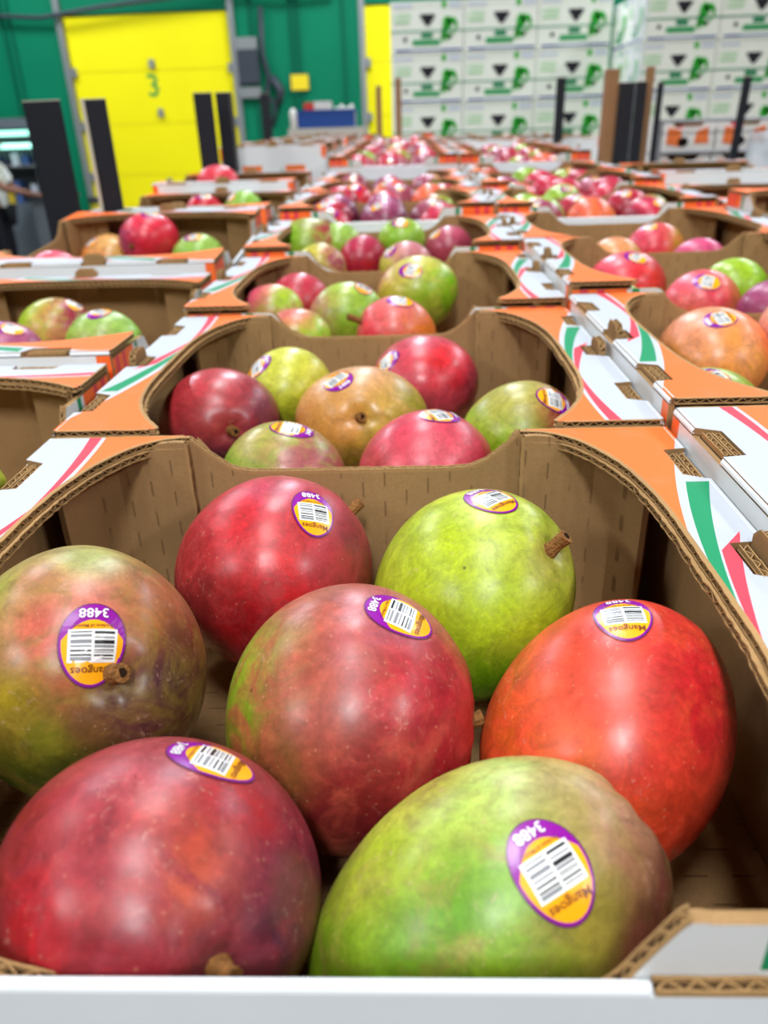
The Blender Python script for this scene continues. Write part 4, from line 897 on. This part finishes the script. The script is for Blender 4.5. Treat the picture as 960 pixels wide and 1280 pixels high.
# ------------------------------------------------------------------ fruit trays on the pallet at right
M_TRAYW = mat('tray_white', (226, 222, 216), .5, .4, noise=.05); M_TRAYO = mat('tray_orange', (240, 120, 56), .5, .4)
def tray(x, y, z, label):
    r = empty('fruit_tray', (x, y, z), label=label, cat='fruit tray', group='orange and white fruit trays at right')
    w_, d_, h_ = .30, .38, .105; r.scale = (.65, 1, 1)
    mb = MB(); mb.prism([(-w_/2, 0), (w_/2, 0), (w_/2, h_), (w_/2-.05, h_), (w_/2-.08, h_*.78), (-w_/2+.08, h_*.78), (-w_/2+.05, h_), (-w_/2, h_)], 'y', 0, .004, 0)
    mb.obj('front_panel', [M_TRAYW], r)
    mb = MB(); mb.box((-w_/2, .376, 0), (w_/2, d_, h_), 0); mb.obj('back_panel', [M_KRAFT], r)
    for s in (-1, 1):
        mb = MB(); mb.box((s*(w_/2-.002)-.002, .005, 0), (s*(w_/2-.002)+.002, .375, h_), 0); mb.box((s*(w_/2-.025)-.02, .005, h_-.004), (s*(w_/2-.025)+.02, .375, h_), 0)
        mb.obj('side_panel', [M_TRAYW], r)
    mb = MB(); mb.box((-w_/2+.005, .005, 0), (w_/2-.005, .375, .004), 0); mb.obj('tray_floor', [M_KRAFT], r)
    mb = MB(); mb.prism([(-.115, .03), (-.03, .02), (-.035, .075), (-.11, .085)], 'y', -.002, -.0003, 0); mb.prism([(.04, .03), (.12, .03), (.11, .085), (.05, .07)], 'y', -.002, -.0003, 0)
    mb.obj('printed_panel', [M_TRAYO], r)['kind'] = 'stuff'
    mb = MB(); mb.prism([(-.022+.03*math.cos(i*PI/6), .036+.016*math.sin(i*PI/6)) for i in range(12)], 'y', -.003, -.0003, 0); mb.obj('hand_hole', [M_HOLE], r)
for j in range(3):
    for i in range(7):
        tray(1.06+i*.203, 3.0+.02*((i*3+j) % 3), .045-j*.109, f'orange and white fruit tray, {["first","second","third","fourth","fifth","sixth","seventh"][i]} from the left in the {["top","middle","lower"][j]} layer at right')
for i in range(1, 6):
    BX[('T', i)] = (1.06+(i-1)*.203, 3.0+.02*(((i-1)*3+0) % 3), .168, .0975, .38, ['the first top tray at right', 'the second top tray at right', 'the third top tray at right', 'the fourth top tray at right', 'the fifth top tray at right'][i-1]); fill(('T', i), 1, 2, 0, 0, WP)
mb = MB(); mb.box((.955, 3.0, FLOOR), (2.38, 3.42, .045-2*.109-.001), 0); tag(mb.obj('tray_base', [M_STK]), 'lower layers of the tray pallet at right', 'box stack')
# metal cart frame in front of the trays
M_STEEL = mat('galvanised_steel', (170, 172, 176), .35, .5, metal=.7)
r = empty('cart_frame', (1.06, 2.93, FLOOR), label='steel wire frame standing in front of the fruit trays', cat='frame')
for x in (-.12, .45, 1.0): 
    mb = MB(); mb.tube([(x, 0, 0), (x, 0, 1.705)], .009); mb.obj('upright', [M_STEEL], r)
for z in (1.70, 1.60):
    mb = MB(); mb.tube([(-.12, 0, z), (1.0, 0, z)], .006); mb.obj('rail', [M_STEEL], r)
# crumpled film bundle at right
def film_sheet(name, x0, x1, y, z0, z1, mt, amp, label, seed, depth_=.05):
    g = np.random.default_rng(seed); nx, nz = 26, 30; vs = []; ph = g.uniform(0, 6, 8)
    for j in range(nz+1):
        for i in range(nx+1):
            a = i/nx; b_ = j/nz
            w_ = amp*(math.sin(a*9+ph[0]+b_*4)+.6*math.sin(b_*13+ph[1]+a*7)+.5*math.sin((a+b_)*23+ph[2])+.35*math.sin((a-b_)*37+ph[3]))
            vs.append((x0+(x1-x0)*a, y+w_+depth_*4*(a-.5)**2, z0+(z1-z0)*b_+amp*.5*math.sin(a*15+ph[4])*b_))
    fs = [(j*(nx+1)+i, j*(nx+1)+i+1, (j+1)*(nx+1)+i+1, (j+1)*(nx+1)+i) for j in range(nz) for i in range(nx)]
    me = mesh(name, vs, fs, [mt], smooth=True); o = link(name, me)
    so = o.modifiers.new('thickness', 'SOLIDIFY'); so.thickness = .0015
    tag(o, label, 'plastic film'); return o
film_sheet('plastic_film', 1.00, 1.5, 2.25, -.45, .115, M_FILM2, .012, 'crumpled clear plastic wrap at the right frame edge', 3)
film_sheet('plastic_film', 1.395, 1.475, 5.27, -.1, .82, M_FILM, .006, 'clear stretch film hanging on the corner of the right carton stack', 4, .0)

# ------------------------------------------------------------------ blue crate, loose things by the wall
M_BLUE = mat('blue_plastic', (20, 66, 140), .4, .5)
r = empty('blue_crate', (-.43, 4.95, .165), label='blue plastic crate beyond the boxes before the green wall', cat='crate')
mb = MB(); mb.box((-.17, 0, 0), (.17, .01, .085), 0); mb.box((-.17, .01, 0), (-.16, .28, .085), 0); mb.box((.16, .01, 0), (.17, .28, .085), 0); mb.box((-.17, .28, 0), (.17, .29, .085), 0); mb.obj('wall', [M_BLUE], r)
mb = MB(); mb.box((-.175, -.005, .085), (.175, .012, .095), 0); mb.box((-.175, .278, .085), (.175, .295, .095), 0); mb.obj('rim', [M_BLUE], r)
mb = MB(); mb.box((-.16, .01, 0), (.16, .28, .006), 0); mb.obj('floor_panel', [M_BLUE], r)
mb = MB(); mb.box((-.65, 4.9, FLOOR), (-.2, 5.3, .164), 0); tag(mb.obj('crate_stand', [M_STK]), 'plain carton stack under the blue crate', 'box stack')
M_REDP = mat('red_pack', (210, 60, 50), .5, .4)
mb = MB(); mb.box((-.56, 5.0, .172), (-.50, 5.1, .30), 1); mb.box((-.50, 5.0, .172), (-.40, 5.1, .305), 0); tag(mb.obj('carton_pack', [M_TRAYW, M_REDP]), 'small red and white pack standing in the blue crate', 'pack')
mb = MB()
for k in range(4): mb.tube([(-.375+.03*k, 5.06, .172), (-.375+.03*k+.005, 5.06, .255+.012*(k % 2)), (-.37+.03*k, 5.06, .275+.012*(k % 2))], [.014, .014, .006], 8, 0)
tag(mb.obj('bottle_pack', [M_TRAYW], smooth=True), 'group of small pale bottles standing in the blue crate', 'bottles')
mb = MB(); mb.tube([(-.62, 4.95, .165), (-.62, 4.95, .25), (-.62, 4.95, .27)], [.022, .022, .01], 10, 0); tag(mb.obj('bottle', [M_TRAYW], smooth=True), 'white bottle left of the blue crate', 'bottle')

# ------------------------------------------------------------------ the building
M_GREEN = mat('green_wall_paint', (0, 116, 80), .6, .15, noise=.05, nscale=1.5); M_GREEN2 = mat('green_wall_rib', (0, 92, 66), .6, .15)
M_YEL = mat('yellow_door_paint', (246, 230, 14), .6, .15, noise=.02, nscale=2); M_YEL2 = mat('yellow_door_joint', (214, 200, 20), .5, .4)
M_CONC = mat('concrete_floor', (112, 110, 106), .5, .4, noise=.15, nscale=1.2); M_CEILW = mat('ceiling_paint', (70, 72, 74), .8, .2); M_SIDEW = mat('grey_side_wall', (80, 84, 84), .8, .2, noise=.04, nscale=1)
M_GREYM = mat('grey_metal', (140, 142, 140), .4, .5, metal=.4); M_DKGREY = mat('dark_grey', (52, 56, 64), .5, .4)
WY = 11.0
def struct(name, mb, mats): o = mb.obj(name, mats); o['kind'] = 'structure'; return o
mb = MB(); mb.box((-9, -6, FLOOR-.1), (8, WY+1.2, FLOOR), 0); struct('floor', mb, [M_CONC])
mb = MB(); mb.box((-9, -6, CEIL), (8, WY+1.2, CEIL+.1), 0); struct('ceiling', mb, [M_CEILW])
mb = MB()
mb.box((-9, WY, 1.50), (8, WY+.15, CEIL), 0)
for x0, x1 in ((-9, -4.20), (-2.10, -.45), (1.62, 8)): mb.box((x0, WY, FLOOR), (x1, WY+.15, 1.50), 0)
struct('wall_back', mb, [M_GREEN])
for i, x in enumerate((-4.95, -4.86, -1.36, -1.28, -.72, -1.86)):
    mb = MB(); mb.box((x, WY-.03 if i % 2 else WY-.045, FLOOR), (x+.035, WY, CEIL), 0); struct('trim_%d' % (i+1), mb, [M_GREEN2])
mb = MB(); mb.box((-9.1, -6, FLOOR), (-9, WY, CEIL), 0); struct('wall_left', mb, [M_SIDEW])
mb = MB(); mb.box((8, -6, FLOOR), (8.1, WY, CEIL), 0); struct('wall_right', mb, [M_SIDEW])
mb = MB(); mb.box((-9, -6.1, FLOOR), (8, -6, CEIL), 0); struct('wall_front', mb, [M_SIDEW])
for n, (x0, x1) in enumerate(((-4.20, -2.10), (-.45, 1.62))):
    d = empty('door_%d' % (n+1), ((x0+x1)/2, WY+.03, FLOOR)); d['kind'] = 'structure'; hw = (x1-x0)/2
    for j in range(5):
        mb = MB(); mb.box((-hw, 0, .01+j*.606), (hw, .05, .01+(j+1)*.606-.008), 0); mb.obj('door_panel', [M_YEL], d)
    mb = MB(); mb.box((-hw, .01, 0), (hw, .045, 3.04), 0); mb.obj('panel_seam', [M_YEL2], d)
    for s in (-1, 1):
        mb = MB(); mb.box((s*(hw+.02)-.035, -.08, 0), (s*(hw+.02)+.035, -.02, 3.25), 0); mb.obj('track_rail', [M_GREYM], d)
        for j in range(4):
            mb = MB(); mb.box((s*(hw-.03)-.045, -.05, .56+j*.606), (s*(hw-.03)+.045, -.002, .66+j*.606), 0); mb.obj('hinge', [M_GREYM], d)
    for hz, hx in ((2.50, .0), (1.95, .03), (1.12, .02)):
        mb = MB(); mb.box((hx-.03, -.04, hz-.05), (hx+.03, -.001, hz+.05), 0); mb.obj('door_handle', [M_GREYM], d)
    if n == 0:
        vs, fs = text_geo('3'); a = np.array(vs); o = mesh('door_number', [(p[0]*.36-.11, -.004, p[1]*.36+2.14) for p in a], fs, [mat('number_green', (60, 150, 60), .5, .4)]); link('door_number', o, d)
# wall control box and small things
r = empty('control_box', (-1.92, WY-.001, FLOOR), label='dark control box between two grey plates on the green wall', cat='control box')
for z0, z1, mt, nm in ((2.61, 2.74, M_GREYM, 'upper_plate'), (2.24, 2.60, M_DKGREY, 'box_body'), (2.08, 2.20, M_GREYM, 'lower_plate')):
    mb = MB(); mb.box((-.12, -.08, z0), (.14, 0, z1), 0); mb.obj(nm, [mt], r)
mb = MB(); mb.box((-1.39, WY-.052, .60), (-1.17, WY-.047, .77), 0); mb.box((-1.40, WY-.047, .59), (-1.16, WY-.045, .78), 1)
tag(mb.obj('wall_sign', [mat('sign_yellow', (236, 206, 20), .5, .4), M_DKGREY]), 'small yellow sign on the green wall between the doors', 'sign')
mb = MB(); mb.tube([(-1.70, WY-.06, 1.5), (-1.72, WY-.06, 1.0), (-1.66, WY-.06, .75), (-1.72, WY-.06, .55), (-1.60, WY-.08, .45), (-1.66, WY-.06, .2)], .03, 8, 0)
mb.tube([(-1.62, WY-.07, .75), (-1.52, WY-.09, .6), (-1.56, WY-.09, .45)], .05, 8, 0)
tag(mb.obj('hanging_hose', [M_DKGREY], smooth=True), 'dark hose hanging on the green wall beside the control box', 'hose')
mb = MB(); mb.tube([(-7, WY-.1, 1.62), (-5.2, WY-.1, 1.52), (-4.4, WY-.1, 1.47), (-3.6, WY-.12, 1.56), (-2.8, WY-.12, 1.62), (-2.1, WY-.1, 1.66), (-1.4, WY-.1, 1.60), (-.8, WY-.1, 1.64)], .025, 8, 0)
tag(mb.obj('wall_cable', [M_DKGREY], smooth=True), 'dark cable sagging along the green wall above the yellow doors', 'cable')

# lit display case and counter at far left
r = empty('display_case', (-5.09, 10.35, FLOOR), label='lit display case behind the worker at far left', cat='display case')
M_TUBE = bpy.data.materials.new('lit_tube'); M_TUBE.use_nodes = True; b_ = M_TUBE.node_tree.nodes['Principled BSDF']; b_.inputs['Emission Color'].default_value = (.35, 1, .78, 1); b_.inputs['Emission Strength'].default_value = 2.2
mb = MB(); mb.box((-.9, 0, 1.82), (.52, .55, 1.93), 0); mb.box((-.9, .5, 0), (.52, .55, 1.82), 0); mb.box((.47, 0, 0), (.52, .5, 1.82), 0); mb.box((-.9, 0, 0), (.47, .5, .95), 0); mb.obj('cabinet', [mat('case_grey', (96, 104, 108), .5, .4)], r)
for z in (1.765, 1.62):
    mb = MB(); mb.tube([(-.85, .10, z), (.45, .10, z)], .028, 8, 0); mb.obj('light_tube', [M_TUBE], r)
mb = MB(); mb.box((-.88, .05, 1.38), (.46, .48, 1.40), 0); mb.obj('shelf', [M_GREYM], r)
M_ITEM = [mat('item_blue', (60, 90, 140), .5), mat('item_dark', (40, 46, 60), .5), mat('item_white', (200, 205, 210), .5), mat('item_yellow', (200, 170, 40), .5)]
mb = MB()
for k in range(11): mb.box((-.8+k*.11, .12, .952), (-.8+k*.11+.08, .3, 1.12+.1*((k*7) % 3)/2), k % 4); 
for k in range(9): mb.box((-.8+k*.13, .15, 1.402), (-.8+k*.13+.09, .3, 1.48+.06*((k*5) % 3)/2), (k+1) % 3)
mb.obj('display_goods', M_ITEM, r)['kind'] = 'stuff'
mb = MB(); mb.box((-4.55, 9.86, FLOOR), (-4.12, 10.2, -.52), 0); mb.box((-4.6, 9.83, -.52), (-4.08, 10.25, -.48), 1); tag(mb.obj('work_counter', [mat('counter_grey', (96, 102, 106), .5, .4), M_DKGREY]), 'grey work counter in front of the worker at far left', 'counter')
mb = MB(); mb.tube([(-3.98, 10.6, FLOOR), (-3.98, 10.6, -.62)], .13, 14, 0); mb.tube([(-3.98, 10.6, -.62), (-3.98, 10.6, -.56)], .15, 14, 1)
tag(mb.obj('waste_bin', [mat('bin_yellow', (214, 200, 30), .5), M_DKGREY]), 'yellow bin at the foot of the green wall by the yellow door', 'bin')

# person
def person(loc, rz):
    M_SK = mat('skin', (120, 76, 52), .55, .4); M_SH = mat('white_shirt', (225, 226, 226), .8, .2, noise=.03); M_TR = mat('dark_trousers', (22, 22, 28), .8, .2); M_HR = mat('dark_hair', (24, 18, 16), .7, .3)
    r = empty('person', loc, rz, label='worker in a white short-sleeved shirt and dark trousers reaching towards the counter', cat='person')
    J = {'pel': (0, 0, .95), 'wai': (0, .01, 1.08), 'che': (0, .05, 1.32), 'nek': (0, .08, 1.48), 'hd0': (0, .10, 1.58), 'hd1': (0, .115, 1.66), 'hd2': (0, .11, 1.74),
         'shl': (-.19, .06, 1.40), 'ell': (-.25, .16, 1.16), 'wrl': (-.20, .36, 1.10), 'shr': (.19, .06, 1.40), 'elr': (.27, .22, 1.20), 'wrr': (.22, .46, 1.14),
         'hil': (-.10, 0, .90), 'knl': (-.11, .03, .50), 'anl': (-.11, -.02, .09), 'tol': (-.12, .14, .035), 'hir': (.10, 0, .90), 'knr': (.11, .03, .50), 'anr': (.11, -.02, .09), 'tor': (.12, .14, .035)}
    Rr = {'pel': (.16, .115), 'wai': (.145, .105), 'che': (.17, .115), 'nek': (.055, .055), 'hd0': (.07, .08), 'hd1': (.078, .098), 'hd2': (.065, .08), 'shl': (.065, .065), 'shr': (.065, .065), 'ell': (.045, .045), 'elr': (.045, .045), 'wrl': (.028, .032), 'wrr': (.028, .032),
          'hil': (.09, .09), 'hir': (.09, .09), 'knl': (.062, .065), 'knr': (.062, .065), 'anl': (.042, .045), 'anr': (.042, .045), 'tol': (.04, .03), 'tor': (.04, .03)}
    E_ = [('pel', 'wai'), ('wai', 'che'), ('che', 'nek'), ('nek', 'hd0'), ('hd0', 'hd1'), ('hd1', 'hd2'), ('che', 'shl'), ('shl', 'ell'), ('ell', 'wrl'), ('che', 'shr'), ('shr', 'elr'), ('elr', 'wrr'), ('pel', 'hil'), ('hil', 'knl'), ('knl', 'anl'), ('anl', 'tol'), ('pel', 'hir'), ('hir', 'knr'), ('knr', 'anr'), ('anr', 'tor')]
    def hand(side):
        w = np.array(J['wr'+side]); sx = 1 if side == 'r' else -1
        pts = {}; ed = []
        pts['pm'+side] = w+[0, .05, -.005]; ed.append(('wr'+side, 'pm'+side))
        for k, (dx, L) in enumerate(((-.028, .07), (-.009, .08), (.01, .075), (.028, .06))):
            a, b, c = f'f{k}a'+side, f'f{k}b'+side, f'f{k}c'+side
            pts[a] = w+[dx, .085, -.008]; pts[b] = w+[dx*1.1, .085+L*.5, -.014]; pts[c] = w+[dx*1.1, .085+L*.85, -.034]
            ed += [('pm'+side, a), (a, b), (b, c)]
        pts['ta'+side] = w+[-sx*.04, .05, -.012]; pts['tb'+side] = w+[-sx*.055, .08, -.02]; ed += [('pm'+side, 'ta'+side), ('ta'+side, 'tb'+side)]
        for n in pts: J[n] = tuple(pts[n]); Rr[n] = (.03, .014) if n.startswith('pm') else (.0095, .0095)
        return ed
    E_ += hand('l')+hand('r')
    def skin(name, names, edges, mt, grow=0., root=None, sub=2):
        ix = {n: i for i, n in enumerate(names)}
        me = bpy.data.meshes.new(name); me.from_pydata([J[n] for n in names], [(ix[a], ix[b]) for a, b in edges], []); me.materials.append(mt)
        o = link(name, me, r); sk = o.modifiers.new('skin', 'SKIN')
        for n, i in ix.items():
            v = me.skin_vertices[0].data[i]; v.radius = (Rr[n][0]+grow, Rr[n][1]+grow); v.use_root = (n == root)
        ss = o.modifiers.new('sub', 'SUBSURF'); ss.levels = sub; ss.render_levels = sub
        sk.use_smooth_shade = True; return o
    skin('body', list(J), E_, M_SK, 0, 'pel')
    J['sll'] = tuple(np.array(J['shl'])*.25+np.array(J['ell'])*.75); J['slr'] = tuple(np.array(J['shr'])*.25+np.array(J['elr'])*.75); Rr['sll'] = Rr['slr'] = (.062, .062)
    J['hem'] = (0, 0, .93); Rr['hem'] = (.165, .125)
    J['col'] = (0, .075, 1.45); Rr['col'] = (.07, .065)
    skin('shirt', ['hem', 'wai', 'che', 'col', 'shl', 'sll', 'shr', 'slr'], [('hem', 'wai'), ('wai', 'che'), ('che', 'col'), ('che', 'shl'), ('shl', 'sll'), ('che', 'shr'), ('shr', 'slr')], M_SH, .014, 'che')
    skin('trousers', ['pel', 'hil', 'knl', 'anl', 'hir', 'knr', 'anr'], [('pel', 'hil'), ('hil', 'knl'), ('knl', 'anl'), ('pel', 'hir'), ('hir', 'knr'), ('knr', 'anr')], M_TR, .014, 'pel')
    mb = MB(); 
    for k in range(7):
        t = k/6*PI/2
    vs = []; n = 14
    for j in range(7):
        th = j/6*1.75
        for i in range(n):
            a = 2*PI*i/n; back = -1 if math.sin(a) < 0 else .55
            vs.append((.088*math.sin(th)*math.cos(a), .105+.108*math.sin(th)*math.sin(a)*(1 if back < 0 else (.9 if th < 1 else .35)), 1.70+.105*math.cos(th)))
    mb.add(vs, [(j*n+i, j*n+(i+1) % n, (j+1)*n+(i+1) % n, (j+1)*n+i) for j in range(6) for i in range(n)], 0); mb.obj('hair', [M_HR], r, smooth=True)
    mb = MB(); mb.tube([(0, .205, 1.665), (0, .225, 1.64), (0, .205, 1.632)], [.009, .014, .009], 6, 0); mb.obj('nose', [M_SK], r, smooth=True)
    mb = MB(); 
    for s in (-1, 1): mb.tube([(s*.03, .196, 1.672), (s*.03, .202, 1.672)], [.011, .006], 8, 0)
    mb.obj('eyes', [M_HR], r)
    mb = MB(); mb.box((-.022, .192, 1.605), (.022, .200, 1.612), 0); mb.obj('mouth', [mat('lips', (110, 50, 46), .5)], r)
    mb = MB()
    for s in (-1, 1): mb.tube([(s*.082, .10, 1.64), (s*.090, .095, 1.66), (s*.084, .10, 1.685)], [.010, .014, .010], 6, 0)
    mb.obj('ears', [M_SK], r, smooth=True)
    return r
person((-4.83, 9.52, FLOOR), -1.45)
mb = MB(); mb.box((-4.42, 9.86, -.479), (-4.2, 10.02, -.474), 0); tag(mb.obj('paper_sheet', [M_TRAYW]), 'white sheet of paper by the worker hand on the counter', 'paper')

# ceiling lights
M_FIX = mat('fixture_white', (230, 230, 230), .5, .4)
for i, (x, y) in enumerate(LIGHTS):
    r = empty('ceiling_light', (x, y, CEIL), label=f'white ceiling light, {["left","middle","right"][i % 3]} of the {["added rear fill","nearest","second","third","farthest"][i//3]} row above the warehouse', cat='ceiling light', group='ceiling lights above the warehouse')
    mb = MB(); mb.box((-.27, -.78, -.30), (.27, .78, -.26), 0); mb.box((-.01, -.5, -.26), (.01, -.48, 0), 0); mb.box((-.01, .48, -.26), (.01, .5, 0), 0); mb.obj('housing', [M_FIX], r)
    L = bpy.data.lights.new('lamp', 'AREA'); L.shape = 'RECTANGLE'; L.size = .5; L.size_y = 1.5; L.energy = LAMP_W*(2.35 if y < -2 else 1.0 if (abs(x) < 1 and y < 4) else .42 if y < 1 else .85 if y < 4 else 1.6 if y < 7 else 2.3); L.color = (.96, .98, 1.0) if y < 4 else (.80, .88, 1.0)  # rear row added behind the camera to fill front-facing surfaces
    o = bpy.data.objects.new('lamp', L); C.objects.link(o); o.parent = r; o.location = (0, 0, -.305)
